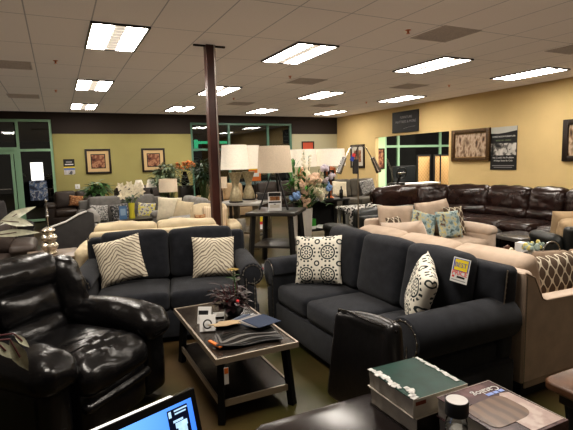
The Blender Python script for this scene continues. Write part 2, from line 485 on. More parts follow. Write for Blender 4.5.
# glass entrance door between the windows
b = MB(); y = B0+.08
for x in (-2.16, -.98): b.box((x, y, 1.05), (.09, .09, 2.0))
b.box((-1.57, y, 2.09), (1.27, .11, .09)); b.box((-1.57, y, .1), (1.1, .07, .16)); b.box((-1.57, y, 2.0), (1.1, .07, .1)); b.box((-1.57, y, 2.86), (1.27, .1, .08))
for x in (-2.06, -1.08): b.box((x, y-.01, 1.05), (.07, .07, 1.95))
d = struct(b.done('door_1', M['frame'], smooth=False))
MB().box((-1.57, y, 1.05), (.94, .008, 1.9)).done('pane', M['pane'], d, smooth=False)
MB().box((-1.57, y, 2.47), (1.2, .008, .7)).done('transom_pane', M['pane'], d, smooth=False)
MB().bar((-1.98, y-.06, 1.0), (-1.16, y-.06, 1.0), .03).done('push_bar', M['silver'], d)
# the dark street outside
wallbox('exterior_ground', M['asphalt'], [((-9, 14.96, -.1), (22, 21, -.02))])
wallbox('exterior_backdrop', M['night'], [((-9, 20.5, -.1), (22, 20.6, 7))])
o = MB().box((0, 0, 0), (1.25, .1, .10), .02).box((-.62, 0, -.10), (.14, .12, .42), .02).done('street_lamp_glow', mat('green_glow', (.10, .75, .38), .5, emit=1.1), loc=(5.3, 17.0, 2.32))
struct(o)
o = MB().box((0, 0, 0), (2.6, .3, .12), .02).done('exterior_railing', mat('pale_rail', (.75, .75, .72), .6, emit=.35), loc=(6.9, 17.2, .72)); struct(o)  # rail is bright by its own emission; no lamp outside lights it

# column with conduit
b = MB().box((1.89, 6.0, CEIL/2-.001), (.125, .125, CEIL-.004), .006)
col = struct(b.done('column', M['column'], smooth=False))
MB().tube([(1.93, 5.925, .01), (1.93, 5.925, CEIL-.01)], .011).done('conduit', mat('conduit_steel', (.5, .45, .42), .3, .9), col)
b = MB().box((1.89, 6.0, CEIL-.012), (.42, .03, .02)).done('ceiling_bracket', M['brownband'], col, smooth=False)

# ------------------------------------------------------------------ ceiling things
LENS = mat('lit_lens', (1., .93, .84), .5, emit=20.)
RIB = mat('fixture_louver', (.80, .72, .62), .5, emit=.45)
lab = ['bright panel light over the recliner, big in view', 'panel light behind the first, above the olive wall end', 'small far panel light nearest the green door']
rows = {0: (.74, ['biggest ceiling light panel, above the black recliner', 'middle panel light of the row ending by the glass entrance', 'farthest panel light of the row ending by the glass entrance']),
        1: (3.2, ['large ceiling light panel just beside the top of the brown column', 'panel light partly behind the brown column', 'small far panel light seen just past the column, over olive wall']),
        2: (5.7, ['slanted ceiling light panel above the beige sofas', 'middle ceiling light over the flower arrangement', 'small far ceiling light above the dark storefront window']),
        3: (8.12, ['ceiling light panel beside the ochre wall, above the framed pictures', 'ceiling light panel in front of the black hanging sign', 'small far ceiling light above the pale corner wall'])}
first = None
for i, (x, labs) in rows.items():
    for j, yy in enumerate((6.03, 9.66, 13.15)):
        if first is None:
            first = thing('ceiling_light', labs[j], 'ceiling light', (x, yy, CEIL), 0, 'ceiling panel lights')
            b = MB()
            for sx in (-1, 1): b.box((sx*.298, 0, -.012), (.025, 1.22, .02))
            for sy in (-1, 1): b.box((0, sy*.60, -.012), (.61, .022, .02))
            b.box((0, 0, -.003), (.60, 1.20, .004))
            b.done('frame', M['espresso'], first, smooth=False)
            for sx in (-1, 1): MB().box((sx*.175, 0, -.012), (.215, 1.17, .010), .004, 1).done('lens', LENS, first, smooth=False)
            b = MB().box((0, 0, -.011), (.12, 1.16, .008))
            for k in range(9): b.box((0, -.52+k*.13, -.017), (.11, .012, .008))
            b.done('louver', RIB, first, smooth=False)
        else:
            dup(first, (x, yy, CEIL), label=labs[j])
vl = ['return air panel in ceiling over the beige sofas, nearest of all', 'ceiling air panel above the flower arrangement', 'far ceiling air panel over the dark storefront window', 'ceiling air panel at the edge above the ochre wall', 'ceiling air panel in front of the hanging sign', 'far ceiling air panel near the pale corner wall', 'ceiling air panel above the entrance side, nearer one', 'far ceiling air panel above the glass entrance']
first = None
for (x, yy), l in zip(((4.45, 4.47), (4.45, 8.05), (4.45, 11.65), (6.9, 4.35), (6.9, 7.95), (6.9, 11.5), (-.52, 8.1), (-.52, 11.55)), vl):
    if first is None:
        first = thing('ceiling_vent', l, 'ceiling vent', (x, yy, CEIL), 0, 'ceiling air panels')
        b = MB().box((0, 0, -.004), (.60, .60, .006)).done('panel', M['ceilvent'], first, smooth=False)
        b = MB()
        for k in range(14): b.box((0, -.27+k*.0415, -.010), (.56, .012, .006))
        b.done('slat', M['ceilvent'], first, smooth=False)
    else: dup(first, (x, yy, CEIL), label=l)
sl = ['sprinkler head in ceiling beside the nearest air panel', 'sprinkler head behind the slanted light beside the column', 'sprinkler head between the two lights near the hanging sign', 'sprinkler head nearest above the entrance side', 'sprinkler head farther back above the entrance side', 'tiny sprinkler head over the dark storefront window', 'tiny sprinkler head close to the pale corner wall']
first = None
for (x, yy), l in zip(((3.88, 4.49), (3.9, 7.66), (7.65, 7.55), (.1, 7.6), (.1, 10.5), (3.92, 10.7), (7.64, 10.5)), sl):
    if first is None:
        first = tag(MB().lathe([(.035, -.001), (.035, -.006), (.012, -.01), (.010, -.035), (.024, -.038), (.024, -.042)], n=10).done('ceiling_sprinkler', M['copper'], loc=(x, yy, CEIL)), l, 'sprinkler', 'ceiling sprinklers')
    else:
        o = dup(first, (x, yy, CEIL), label=l)
# ------------------------------------------------------------------ upholstery
RX90 = Matrix.Rotation(radians(90), 4, 'X')
def roll_profile(aw, ah, r):
    cx, cz = aw-r-.005, ah-r
    p = [(.02, .05), (.02, cz-.02)]
    a0, a1 = 180, -115
    for k in range(15):
        a = radians(a0+(a1-a0)*k/14); p.append((cx+r*cos(a), cz+r*sin(a)))
    p += [(aw*.66, cz-r*1.1), (aw*.66, .05)]
    return p
def sofa(name, label, cat, loc, rz, W, D, Hb, ns, nb, m, mc=None, arm='roll', aw=.2, ah=.66, sh=.46, group=None, nails=False, foot=None, arms=(-1, 1), wr=.0, seatover=.0, backt=.19, puff=.03, lean=11, tuft=False):
    mc = mc or m; t = thing(name, label, cat, loc, rz, group); foot = foot or M['espresso']
    iw = W-2*aw*.98 if len(arms) == 2 else (W-aw*.98 if len(arms) == 1 else W)
    xc = 0 if len(arms) != 1 else -arms[0]*aw*.49
    b = MB().box((0, -.01, .17), (W-.02 if arm != 'roll' else W-.10, D-.06, .24), .02)
    b.done('base', m, t)
    bw = W-.14 if arm == 'roll' else (W-.06 if arm == 'wing' else iw+.06)
    b = MB().soft((0 if arm in ('roll', 'wing') else xc, D/2-.085, (.29+Hb-.03)/2), (bw, .15, Hb-.03-.29), .045, n=4, R=Rx(-4))
    bk = b.done('back_frame', m, t)
    for i in range(ns):
        w = iw/ns
        MB().soft((xc-iw/2+w*(i+.5), -D/2+.02+(D-.26)/2-seatover, sh-.085), (w-.006, D-.26, .17), .045, (0, .012, puff), n=8, wr=wr, wf=6, seed=i+W*10).done('seat_cushion', mc, t)
    bh = Hb-sh+.04
    for i in range(nb):
        w = iw/nb
        MB().soft((xc-iw/2+w*(i+.5), D/2-.15-backt/2, sh+bh/2-.01), (w-.004, backt, bh), .06, (.0, .035, .015), n=8, wr=wr+.006, wf=5, R=Rx(-lean), seed=i+3+W*7).done('back_cushion', mc, t)
    for s in arms:
        if arm == 'roll':
            r = aw*.5; pr = roll_profile(aw, ah, r)
            L = D-.03
            Mx = Matrix.Translation((s*(W/2-aw), -D/2+L, 0)) @ Matrix.Diagonal((s, 1, 1, 1)) @ RX90
            a = MB().prism(pr, L, Mx, .018, 2)
            bmesh.ops.recalc_face_normals(a.bm, faces=a.bm.faces[:])
            a = a.done('arm', m, t, angle=30)
            if nails:
                q = MB(); pts = []
                cx, cz = aw-r-.005, ah-r
                for k in range(13):
                    an = radians(180-295*k/12); pts.append((cx+(r-.022)*cos(an), cz+(r-.022)*sin(an)))
                arc = [(s*(W/2-aw+px), -D/2+.001, pz) for px, pz in pts]; q.tube(arc, .004, 5)
                for px in (.045, aw*.66-.022): q.tube([(s*(W/2-aw+px), -D/2+.001, .1), (s*(W/2-aw+px), -D/2+.001, cz-.03)], .004, 5)
                z = cz-.05
                while z > .1: pts += [(.045, z), (aw*.66-.022, z)]; z -= .045
                for px, pz in pts: q.ball((s*(W/2-aw+px), -D/2-.001, pz), .0085, 6, 4, (1, .5, 1))
                q.done('nail_trim', M['nail'], a)
        elif arm == 'wing':
            poly = [(-D/2, .10), (D/2, .10), (D/2, Hb-.02), (D/2-.10, Hb-.06), (D/2-.19, ah+.01), (D/2-.22, ah), (-D/2, ah-.02)]
            # poly (y, z) extruded along x
            Mx = Matrix(((0, 0, 1, 0), (1, 0, 0, 0), (0, 1, 0, 0), (0, 0, 0, 1)))
            a = MB().prism(poly, aw, Matrix.Translation((W/2-aw if s > 0 else -W/2, 0, 0)) @ Mx, .012, 1).done('arm', m, t, angle=25)
            q = MB()
            z = .12
            while z < Hb-.06: q.ball((s*(W/2+.0), D/2-.022, z), .007, 6, 4, (.5, 1, 1)); z += .022
            q.tube([(s*W/2, D/2-.022, .11), (s*W/2, D/2-.022, Hb-.05)], .003, 5)
            q.done('nail_trim', M['nail'], a)
            MB().tube([(s*(W/2-.004), -D/2+.02, ah-.024), (s*(W/2-.004), D/2-.22, ah-.004), (s*(W/2-.004), D/2-.185, ah+.012), (s*(W/2-.004), D/2-.10, Hb-.064), (s*(W/2-.004), D/2-.01, Hb-.024)], .006, 6).done('piping', mc, a)
        else:
            a = MB().soft((s*(W/2-aw/2), -.03, (ah+.06)/2), (aw, D-.14, ah-.06), .07, (.01, .02, .02), n=6, wr=wr, seed=5).done('arm', m, t)
            MB().soft((s*(W/2-aw/2), -.05, ah-.05), (aw+.03, D-.16, .13), .06, (.01, .02, .02), n=6, wr=wr, seed=8).done('arm_pad', m, a)
    if nails:
        for s in (-1, 1):
            q = MB()
            q.tube([(s*bw/2, D/2-.145+.004*k, .60+k*.034) for k in (0, 8)], .004, 5)
            for k in range(9): q.ball((s*(bw/2+.001), D/2-.145+.004*k, .60+k*.034), .0085, 6, 4, (.5, 1, 1))
            q.done('nail_trim', M['nail'], bk)
    if arm == 'wing': MB().box((0, 0, .05), (W-.04, D-.04, .096)).done('plinth', M['black'], t, smooth=False)
    for sx in (-1, 1):
        for sy in (-1, 1):
            if arm == 'wing': continue
            MB().cone((sx*(W/2-.10), sy*(D/2-.10), .06), (sx*(W/2-.10), sy*(D/2-.10), 0.002), .032, .024, 10).done('foot', foot, t)
    return t
def loc_in(host, lx, ly, lz):
    a = host.rotation_euler[2]; p = host.location
    return (p[0]+lx*cos(a)-ly*sin(a), p[1]+lx*sin(a)+ly*cos(a), p[2]+lz)
def pillow(label, m, w, h, th, loc, rz, lean=15, roll=0, group='throw pillows', cat='pillow', name='throw_pillow', piping=None, sag=.03):
    o = MB().pillow(w, h, th, sag=sag).done(name, m, angle=80)
    o.matrix_basis = Matrix.Translation(loc) @ (Rz(rz) @ Rx(-lean) @ Ry(roll)).to_4x4()
    return tag(o, label, cat, group)
def hp(host, lx, ly, lz, label, m, w, h, th=.13, lean=15, yaw=0, roll=0, side=0., others=(), **k):
    return settle(pillow(label, m, w, h, th, loc_in(host, lx, ly, lz), math.degrees(host.rotation_euler[2])+yaw, lean, roll, **k), host, side, others)

# charcoal loveseat and sofa
love = sofa('loveseat', 'charcoal two-cushion loveseat with zebra print pillows, behind the coffee table', 'sofa', (.905, 4.45, 0), -12.9, 1.70, .90, .905, 2, 2, M['charcoal'], arm='roll', aw=.215, ah=.68, nails=True, group='charcoal nailhead sofas')
sof = sofa('sofa', 'long charcoal three-cushion sofa with rolled arms and nailheads, medallion pillows on it', 'sofa', (2.15, 2.955, 0), -90, 2.18, .88, .925, 3, 3, M['charcoal'], arm='roll', aw=.27, ah=.69, nails=True, group='charcoal nailhead sofas')
hp(love, -.42, -.06, .50, 'cream zebra print pillow nearer the black recliner on the loveseat', M['zebra'], .43, .43, .13, 22, -6, -13, 1, group='zebra print pillows')
hp(love, .455, -.06, .50, 'cream zebra print pillow beside the loveseat arm near the end tables', M['zebra'], .42, .40, .13, 20, 4, 3, -1, group='zebra print pillows')
hp(sof, -.54, -.06, .50, 'medallion print pillow leaning at the far end of the charcoal sofa', M['medallion'], .43, .44, .13, 18, 45, -3, 1, group='medallion print pillows')
mp = hp(sof, .63, -.04, .50, 'medallion print pillow seen edge-on beside the near rolled arm', M['medallion'], .42, .42, .14, 16, -34, 14, -1, group='medallion print pillows')

# price tag pinned on the sofa back
def card(name, label, cat, loc, R, w, h, group=None, m=None):
    o = MB().box((0, 0, h/2), (w, .002, h)).done(name, m or M['white'], smooth=False)
    o.matrix_basis = Matrix.Translation(loc) @ R.to_4x4(); return tag(o, label, cat, group)
tg = card('price_tag', 'white price tag with yellow and red print on the charcoal sofa back', 'price tag', (2.235, 2.105, .795), Rz(-80) @ Rx(-11) @ Ry(4), .122, .158)
def flat(parent, name, m, x, z, w, h, y=-.0022, t=.0012):
    return MB().box((x, y, z), (w, t, h)).done(name, m, parent, smooth=False)
flat(tg, 'blue_panel', M['blueink'], 0, .113, .108, .078); flat(tg, 'yellow_panel', M['yellow'], .002, .113, .094, .070, -.003)
RXT = (radians(90), 0, 0)
text('BEST', .042, M['blueink'], tg, (0, -.0042, .112), RXT)
text('PRICE', .043, M['red'], tg, (0, -.0032, .060), RXT)
flat(tg, 'price_line', M['black'], .012, .036, .055, .012); flat(tg, 'price_line', M['red'], -.042, .036, .016, .012); flat(tg, 'price_line', M['inkgrey'], 0, .015, .10, .004)
st = card('hang_tag', 'small white tag with red logo on the far arm of the charcoal sofa', 'tag', (1.690, 3.985, .53), Rz(-90), .05, .09); flat(st, 'print', M['red'], 0, .05, .028, .016); flat(st, 'print', M['black'], 0, .03, .03, .014)

# beige group
bs = sofa('sofa', 'beige linen sofa backed up to the charcoal sofa, nailheads on its outer arm', 'sofa', (3.09, 3.0, 0), 90, 2.18, .96, .87, 3, 3, M['beige'], M['beige_dark'], arm='wing', aw=.12, ah=.64, puff=.04, backt=.22, lean=14, group='beige linen sofas')
bl = sofa('loveseat', 'beige linen loveseat with floral and trellis pillows, farther behind the beige sofa', 'sofa', (4.46, 4.76, 0), 0, 1.72, .94, .80, 2, 0, M['beige'], M['beige_dark'], arm='track', aw=.17, ah=.62, puff=.04, backt=.22, lean=14, group='beige linen sofas')
p1 = hp(bl, -.36, .20, .50, 'plump beige back pillow next to the floor lamp pole', M['beige_dark'], .62, .47, .22, 16, 0, 4, 1, group='beige back pillows')
p2 = hp(bl, .34, .20, .50, 'plump beige back pillow behind the blue floral pillow', M['beige_dark'], .62, .50, .22, 16, 0, -3, -1, group='beige back pillows')
p3 = hp(bl, -.55, .0, .50, 'small brown trellis pillow half hidden behind the beige sofa cushions', M['trellis'], .28, .34, .10, 20, 12, 0, 1, (p1, p2), group='trellis print pillows')
p4 = hp(bl, -.16, .0, .50, 'blue and yellow floral pillow tilted sideways beside the trellis pillow', M['floral'], .36, .38, .11, 22, -20, 18, 0, (p1, p2, p3), group='floral print pillows')
p5 = hp(bl, .24, .0, .50, 'blue floral pillow standing square between two other pillows', M['floral'], .40, .38, .11, 18, -4, 0, 0, (p1, p2, p4), group='floral print pillows')
p6 = hp(bl, .52, .0, .50, 'brown and cream trellis pillow against the far loveseat arm', M['trellis'], .32, .40, .11, 16, -8, 0, -1, (p1, p2, p5), group='trellis print pillows')
hp(bs, -.76, -.18, .50, 'wide brown trellis pillow against the near arm of the beige sofa', M['trellis'], .66, .33, .14, 8, -94, 0, 1, group='trellis print pillows')
hp(bs, .60, -.03, .50, 'beige throw pillow slumped on the beige sofa back, peaking highest', M['beige'], .56, .46, .2, 18, 10, 8, group='beige back pillows')

# black recliner
rc = thing('recliner', 'big glossy black leather recliner with padded arms in front', 'armchair', (-.08, 3.15, 0), 42)
L = M['blackleather']
MB().soft((0, .04, .215), (.94, .78, .37), .05, n=5).done('base', L, rc)
MB().soft((0, -.40, .22), (.54, .14, .30), .06, (0, .03, 0), n=6, wr=.008).done('footrest', L, rc)
MB().soft((0, -.465, .275), (.54, .07, .06), .028, (0, .01, .01), n=10, wr=.008, wf=14).done('footrest_roll', L, rc)
def seatfn(p, u):
    k = max(0, -u[1]-.45)
    p.z += -.10*k*k + .012*sin(p.y*80+3*sin(p.x*9))*max(0, u[2])*max(0, 1-abs(u[0])**2)*min(1, max(0, -u[1]*2.2-.2))
    return p
MB().soft((0, -.16, .435), (.56, .68, .19), .08, (.0, .03, .045), n=22, wr=.006, fn=seatfn).done('seat', L, rc)
def armfn(p, u):
    k = max(0, -u[1]-.5); p.z -= .12*k*k
    p.z += .010*sin(p.x*14+p.y*55)*max(0, -u[1]-.3)*(1 if u[2] > 0 else 0); return p
for s in (-1, 1):
    a = MB().soft((s*.40, -.02, .29), (.20, .84, .48), .05, (.02, .02, 0), n=5).done('arm', L, rc)
    MB().soft((s*.40, -.08, .55), (.28, .82, .19), .085, (.01, .02, .03), n=12, wr=.012, wf=5, seed=s+4, fn=armfn).done('arm_pad', L, a)
RL = Rx(-15)
bk = MB().soft((0, .38, .63), (.94, .15, .64), .07, (.0, .03, .0), n=6, R=RL, wr=.005).done('backrest', L, rc)
MB().soft((0, .36, .875), (.64, .25, .26), .10, (0, .03, .01), n=10, R=RL, wr=.010, seed=2).done('head_bolster', L, bk)
MB().soft((0, .275, .695), (.46, .18, .235), .06, (0, .03, .0), n=10, R=RL, wr=.010, seed=3).done('middle_bolster', L, bk)
MB().soft((0, .215, .515), (.46, .18, .22), .06, (0, .03, .0), n=10, R=RL, wr=.010, seed=4).done('lumbar_bolster', L, bk)
for s in (-1, 1):
    MB().soft((s*.345, .28, .672), (.25, .27, .60), .11, (.0, .03, .0), n=14, R=RL @ Ry(s*-5), wr=.018, wf=8, seed=s+6).done('side_bolster', L, bk)
for sx in (-1, 1):
    for sy in (-1, 1): MB().cone((sx*.38, sy*.3+.04, .04), (sx*.38, sy*.3+.04, .002), .03, .03, 10).done('foot', M['potblack'], rc)

# coffee table
ct = thing('coffee_table', 'dark coffee table with pale edge trim and lower shelf, centre of the seating group', 'coffee table', (1.035, 3.10, 0))
W_, D_ = .555, 1.11
M['tabletop2'] = mat('dark_glossy_top', (.030, .022, .017), .25, var=.4, vs=9, coat=.1)
def rimmed(z, w, d, th, parent, name):
    p = MB().box((0, 0, z-th/2), (w-.02, d-.02, th)).done(name, M['tabletop2'], parent, smooth=False)
    b = MB()
    for s in (-1, 1):
        b.box((s*(w/2-.0065), 0, z-th/2+.003), (.013, d, th+.006)); b.box((0, s*(d/2-.0065), z-th/2+.003), (w-.026, .013, th+.006))
    b.done('rim', M['trimwood'], p, smooth=False)
rimmed(.43, W_, D_, .03, ct, 'tabletop'); rimmed(.135, W_-.06, D_-.10, .035, ct, 'shelf')
for sx in (-1, 1):
    for sy in (-1, 1):
        MB().bar((sx*(W_/2-.06), sy*(D_/2-.09), .40), (sx*(W_/2-.035), sy*(D_/2-.045), .0), .042, .042).done('leg', M['blackmetal'], ct, smooth=False)
ctag = card('price_tag', 'small orange and white sticker tag on the near coffee table leg', 'price tag', (.818, 2.545, .27), Rz(-4), .028, .105); flat(ctag, 'print', M['orange'], 0, .085, .024, .035)
# things on the coffee table
zt = .437
sw = thing('swatch_book', 'fanned book of fabric and leather swatches on the coffee table', 'swatch book', (1.02, 2.80, zt))
cols = [(.03, .03, .032), (.012, .012, .012), (.14, .135, .13), (.016, .014, .014), (.20, .19, .18), (.02, .02, .02), (.014, .013, .012), (.04, .03, .026), (.008, .008, .008), (.012, .011, .011)]
for k, c in enumerate(cols):
    ang = -10+k*1.7
    def wav(p, u, k=k):
        p.z += .009*sin(p.y*30+k*.8+p.x*14)*(.75-u[0]*.35); p.y += .016*sin(p.x*17+k*.5); return p
    MB().soft((.012+.003*k, -.085+k*.020, .014+k*.0042), (.43-.012*k, .15, .0042), .0015, n=16, R=Rz(ang), fn=wav).done('swatch', mat('swatch_%d' % k, c, .28, bump=.2, bs=80), sw)
for k, c in enumerate([(.13, .15, .19), (.05, .07, .12), (.20, .20, .20), (.30, .28, .27), (.035, .05, .09)]):
    MB().soft((.12+k*.018-.03, .15-.026*k, .052+k*.0044), (.19, .20, .0042), .0015, n=8, R=Rz(30-k*4)).done('swatch', mat('swatch_blue_%d' % k, c, .9, bump=.2, bs=200), sw)
star = []
for k in range(14): a = 2*pi*k/14; rr = (.085 if k % 2 else .115)*(1+.12*sin(k*2.3)); star.append((rr*cos(a)*1.05, rr*sin(a)*.8))
MB().prism(star, .005, Matrix.Translation((-.06, .135, .062)) @ Matrix.Rotation(radians(-8), 4, 'X'), .002, 1).done('tan_swatch', M['tan'], sw)
MB().box((-.205, -.06, .016), (.022, .14, .012), .002, R=Rz(14)).done('orange_tab', M['orange'], sw, smooth=False)
# potted dark foliage
pl = thing('potted_plant', 'dark maroon leafy plant in a black pot on the coffee table', 'plant', (1.135, 3.27, zt))
MB().lathe([(.05, 0), (.075, .03), (.08, .07), (.072, .075), (.06, .07), (.0, .065)], n=18).done('pot', M['potblack'], pl)
b = MB(); st_ = MB(); rnd = random.Random(3)
for k in range(46):
    a = rnd.uniform(0, 6.28); e = rnd.uniform(.15, 1.35); l = rnd.uniform(.08, .20)
    p1 = Vector((cos(a)*cos(e), sin(a)*cos(e), sin(e)*1.15))*l+Vector((0, 0, .06)); st_.tube([(0, 0, .05), p1*.6+Vector((0, 0, .02)), p1], .003, 5)
    for q in range(3):
        a2 = a+rnd.uniform(-1.2, 1.2); b.leaf(p1*(1-.18*q), (cos(a2), sin(a2), rnd.uniform(-.3, .6)), rnd.uniform(.055, .10), rnd.uniform(.028, .046))
b.done('foliage', M['leafmaroon'], pl, angle=80); st_.done('stem', M['stem'], pl)
b = MB(); b.tube([(0.02, .02, .05), (.03, .03, .2), (.02, .05, .34)], .004, 6)
for k in range(7): a = k*.9; b.leaf((.02, .05, .24+.008*k), (cos(a), sin(a), .35), .06, .028)
b.done('green_sprig', M['leafgreen'], pl, angle=80)
q = MB()
for k in range(9): a = k*.7; q.leaf((.02, .05, .335), (cos(a), sin(a), .12), .055, .022, curl=.1)
q.done('ochre_bloom', mat('petal_ochre', (.30, .20, .04), .6, var=.5, vs=40), pl, angle=80)
for k in range(2): MB().ball((.06*cos(k*1.7+3), .06*sin(k*1.7+3)-.03, .115+.01*k), .014, 8, 6).done('berry', M['red'], pl)
# folded cards
def tent(name, label, loc, rz, w, h, group='white cards on the coffee table'):
    t = thing(name, label, 'card', loc, rz, group)
    for s in (-1, 1): MB().box((0, s*h*.22, h/2*.93+.001), (w, .002, h), R=Rx(s*24)).done('panel', M['white'], t, smooth=False)
    return t
c1 = tent('tent_card', 'upright white folded card at the recliner end of the coffee table', (.895, 3.22, zt), -30, .10, .12)
MB().box((0, -.052, .085), (.07, .002, .03), R=Rx(-24)).done('print', M['black'], c1, smooth=False)
c2 = tent('tent_card', 'white folded card with dark ring print in front of the upright one', (.865, 3.06, zt), -18, .11, .11)
q = MB().tube([(.027*cos(a*.35), -.052+.01*sin(a*.35), .055+.027*sin(a*.35)) for a in range(17)], .005, 6).done('print', M['black'], c2)
c3 = tag(MB().box((0, 0, .002), (.11, .24, .003)).done('price_card', M['white'], loc=(1.238, 3.07, zt), rot=(0, 0, radians(14)), smooth=False), 'flat white price card with black lines beside the dark plant', 'card', 'white cards on the coffee table')
for k in range(4): MB().box((.0, -.08+k*.05, .0042), (.07, .014, .001)).done('print', M['black'], c3, smooth=False)
c4 = tag(MB().box((0, 0, .002), (.16, .11, .003)).done('price_card', M['white'], loc=(.99, 3.33, zt), rot=(0, 0, radians(-20)), smooth=False), 'flat white card behind the tented cards at the far coffee table end', 'card', 'white cards on the coffee table')
# ------------------------------------------------------------------ the sales desk in front
dk = thing('desk', 'dark laminate sales desk with rounded corner in front of the camera', 'desk', (.6, .75, 0))
poly = [(-.95, -.75), (.70, -.75), (.70, .50), (.66, .56), (-.07, .56)]
for k in range(6):
    a = radians(90+90*k/5); poly.append((-.07+.06*cos(a), .50+.06*sin(a)))
poly += [(-.14, .46), (-.22, .42), (-.95, .42)]
MB().prism(poly, .035, Matrix.Translation((0, 0, .715)), .012, 3).done('desktop', M['desk'], dk)
MB().box((.64, -.05, .356), (.03, 1.1, .712)).done('side_panel', M['desk'], dk, smooth=False)
MB().box((-.86, -.15, .356), (.03, 1.0, .712)).done('side_panel', M['desk'], dk, smooth=False)
MB().box((-.11, .34, .45), (1.46, .02, .5)).done('modesty_panel', M['desk'], dk, smooth=False)
ZD = .751
def paperblock(lo, hi, seed):
    """book: page block with a separate cover"""
    return [(p+q)/2 for p, q in zip(lo, hi)], [q-p for p, q in zip(lo, hi)]
M['pages'] = mat('page_edges', (.50, .46, .40), .8, col2=(.30, .27, .23), fn=lambda x, y, z, v, nt: ramp((z*1500.).sin()+nz(nt, v, 30., 2.)*2, .6, 2.2))
M['greencover'] = mat('green_cover', (.010, .052, .040), .42, var=.25, vs=18, spec=.3)
M['torn'] = mat('torn_white', (.72, .71, .68), .6, var=.25, vs=60)
def book(name, label, loc, rz, w, d, h, cover, group, spine=None):
    t = thing(name, label, 'book', loc, rz, group)
    def wob(p, u): p.x += .003*noise.noise(p*30); p.y += .003*noise.noise(p*28+Vector((4, 0, 0))); return p
    MB().soft((0, 0, h/2), (w-.008, d-.008, h-.004), .003, n=8, fn=wob).done('pages', M['pages'], t, smooth=False)
    MB().box((0, 0, h-.001), (w, d, .002)).done('cover', cover, t, smooth=False)
    MB().box((0, 0, .001), (w, d, .002)).done('back_cover', spine or M['offwhite'], t, smooth=False)
    MB().box((0, -d/2-.0005, h/2), (w, .002, h)).done('spine', spine or M['offwhite'], t, smooth=False)
    return t
GX, GY = 1.024, 1.140
bk2 = book('catalog_book', 'thick worn catalog with grey page edges beneath the green-covered one', (GX+.004, GY-.006, ZD), 1, .222, .235, .058, M['offwhite'], 'thick worn catalogs on the desk', M['espresso'])
bk1 = book('catalog_book', 'thick worn catalog with torn dark green cover, atop its stack on the desk', (GX, GY, ZD+.059), -1, .222, .236, .060, M['greencover'], 'thick worn catalogs on the desk')
b = MB(); b2 = MB(); rnd = random.Random(5)
for k in range(16):     # torn white edge strips
    y = -.11+.0145*k; b.box((-.101+rnd.uniform(-.004, .006)+ (.02 if k in (2, 3, 4) else 0), y, .0615), (rnd.uniform(.012, .030), .016, .002), R=Rz(rnd.uniform(-25, 25)))
for k in range(15):
    y = -.085+.0135*k; b2.box((.098+rnd.uniform(-.002, .003), y, .0613), (rnd.uniform(.008, .018), .015, .002), R=Rz(rnd.uniform(-20, 20)))
b.done('torn_edge', M['torn'], bk1, smooth=False); b2.done('torn_edge', M['torn'], bk1, smooth=False)
MB().box((-.082, -.119, .045), (.04, .002, .012)).done('red_label', mat('rust_label', (.28, .07, .03), .6), bk1, smooth=False)
# furniture catalogs
M['cover'] = ramp_mat('catalog_cover', [(0, (.018, .011, .014)), (.42, (.048, .024, .030)), (.55, (.095, .050, .055)), (.7, (.20, .11, .11))], 9., .22, 4., 'EASE')
M['coverwood'] = mat('cover_wood', (.19, .11, .07), .25, col2=(.11, .062, .042), fn=lambda x, y, z, v, nt: ramp((x*150.+nz(nt, v, 12., 2.)*6).sin(), -.5, .8))
M['coverpale'] = ramp_mat('cover_pale', [(0, (.18, .10, .09)), (.45, (.50, .37, .33)), (.6, (.62, .50, .45))], 26., .25, 3., 'EASE')
CXc, CYc = 1.092, .868
cA = book('catalog', 'thick white-paged furniture catalog lying under the glossy one', (CXc+.006, CYc+.001, ZD), 0, .224, .262, .060, M['offwhite'], 'glossy furniture catalogs on the desk')
cB = book('catalog', 'glossy furniture catalog with purple-brown cover, topmost beside the bottle', (CXc, CYc, ZD+.061), 0, .224, .264, .062, M['cover'], 'glossy furniture catalogs on the desk', M['cover'])
zc = .0632
text('Catalog', .034, M['white'], cB, (.045, .085, zc), (0, 0, pi), .0003)
q = MB()
for k, x in enumerate((.088, .066, .044, .03)): q.box((x, .064, zc), (.018 if k < 3 else .008, .013, .0006))
q.done('blue_print', mat('blue_print', (.22, .32, .72), .4), cB, smooth=False)
pts = []
for k in range(28):
    a = 2*pi*k/28; c_, s_ = cos(a), sin(a); pts.append((.082*math.copysign(abs(c_)**.45, c_)-.012, .060*math.copysign(abs(s_)**.45, s_)+.008*c_))
MB().prism(pts, .0006, Matrix.Translation((-.005, -.012, zc-.0004))).done('cover_table_picture', M['coverwood'], cB, smooth=False)
MB().prism([(.10, .05), (.07, .06), (-.02, -.02), (-.02, -.12), (.105, -.12)], .0005, Matrix.Translation((0.0, -.004, zc-.0006))).done('cover_rug_picture', M['coverpale'], cB, smooth=False)
for (x, y, w, h) in ((0, .127, .216, .0015), (.108, 0, .0015, .254)): MB().box((x, y, zc), (w, h, .0005)).done('cover_border', M['offwhite'], cB, smooth=False)
# bottle
bo = thing('bottle', 'small clear bottle with dark cap standing before the catalogs', 'bottle', (.930, .872, ZD))
M['clear'] = glass('clear_plastic', (.82, .82, .80), .06)
MB().lathe([(.027, 0), (.030, .004), (.030, .115), (.027, .135), (.022, .145), (.022, .15)], n=28).done('bottle_body', M['clear'], bo)
MB().lathe([(.026, .002), (.0275, .005), (.0275, .105)], n=24).done('liquid', mat('pale_gel', (.52, .51, .48), .25), bo)
MB().lathe([(.0305, .148), (.0315, .150), (.0315, .184), (.030, .188), (.0, .188)], n=28, cap=False).done('cap', mat('grey_cap', (.035, .035, .036), .4), bo)
MB().lathe([(.0285, .1885), (.0, .189)], n=28, cap=False).done('cap_disc', mat('cap_disc', (.66, .63, .61), .35), bo)
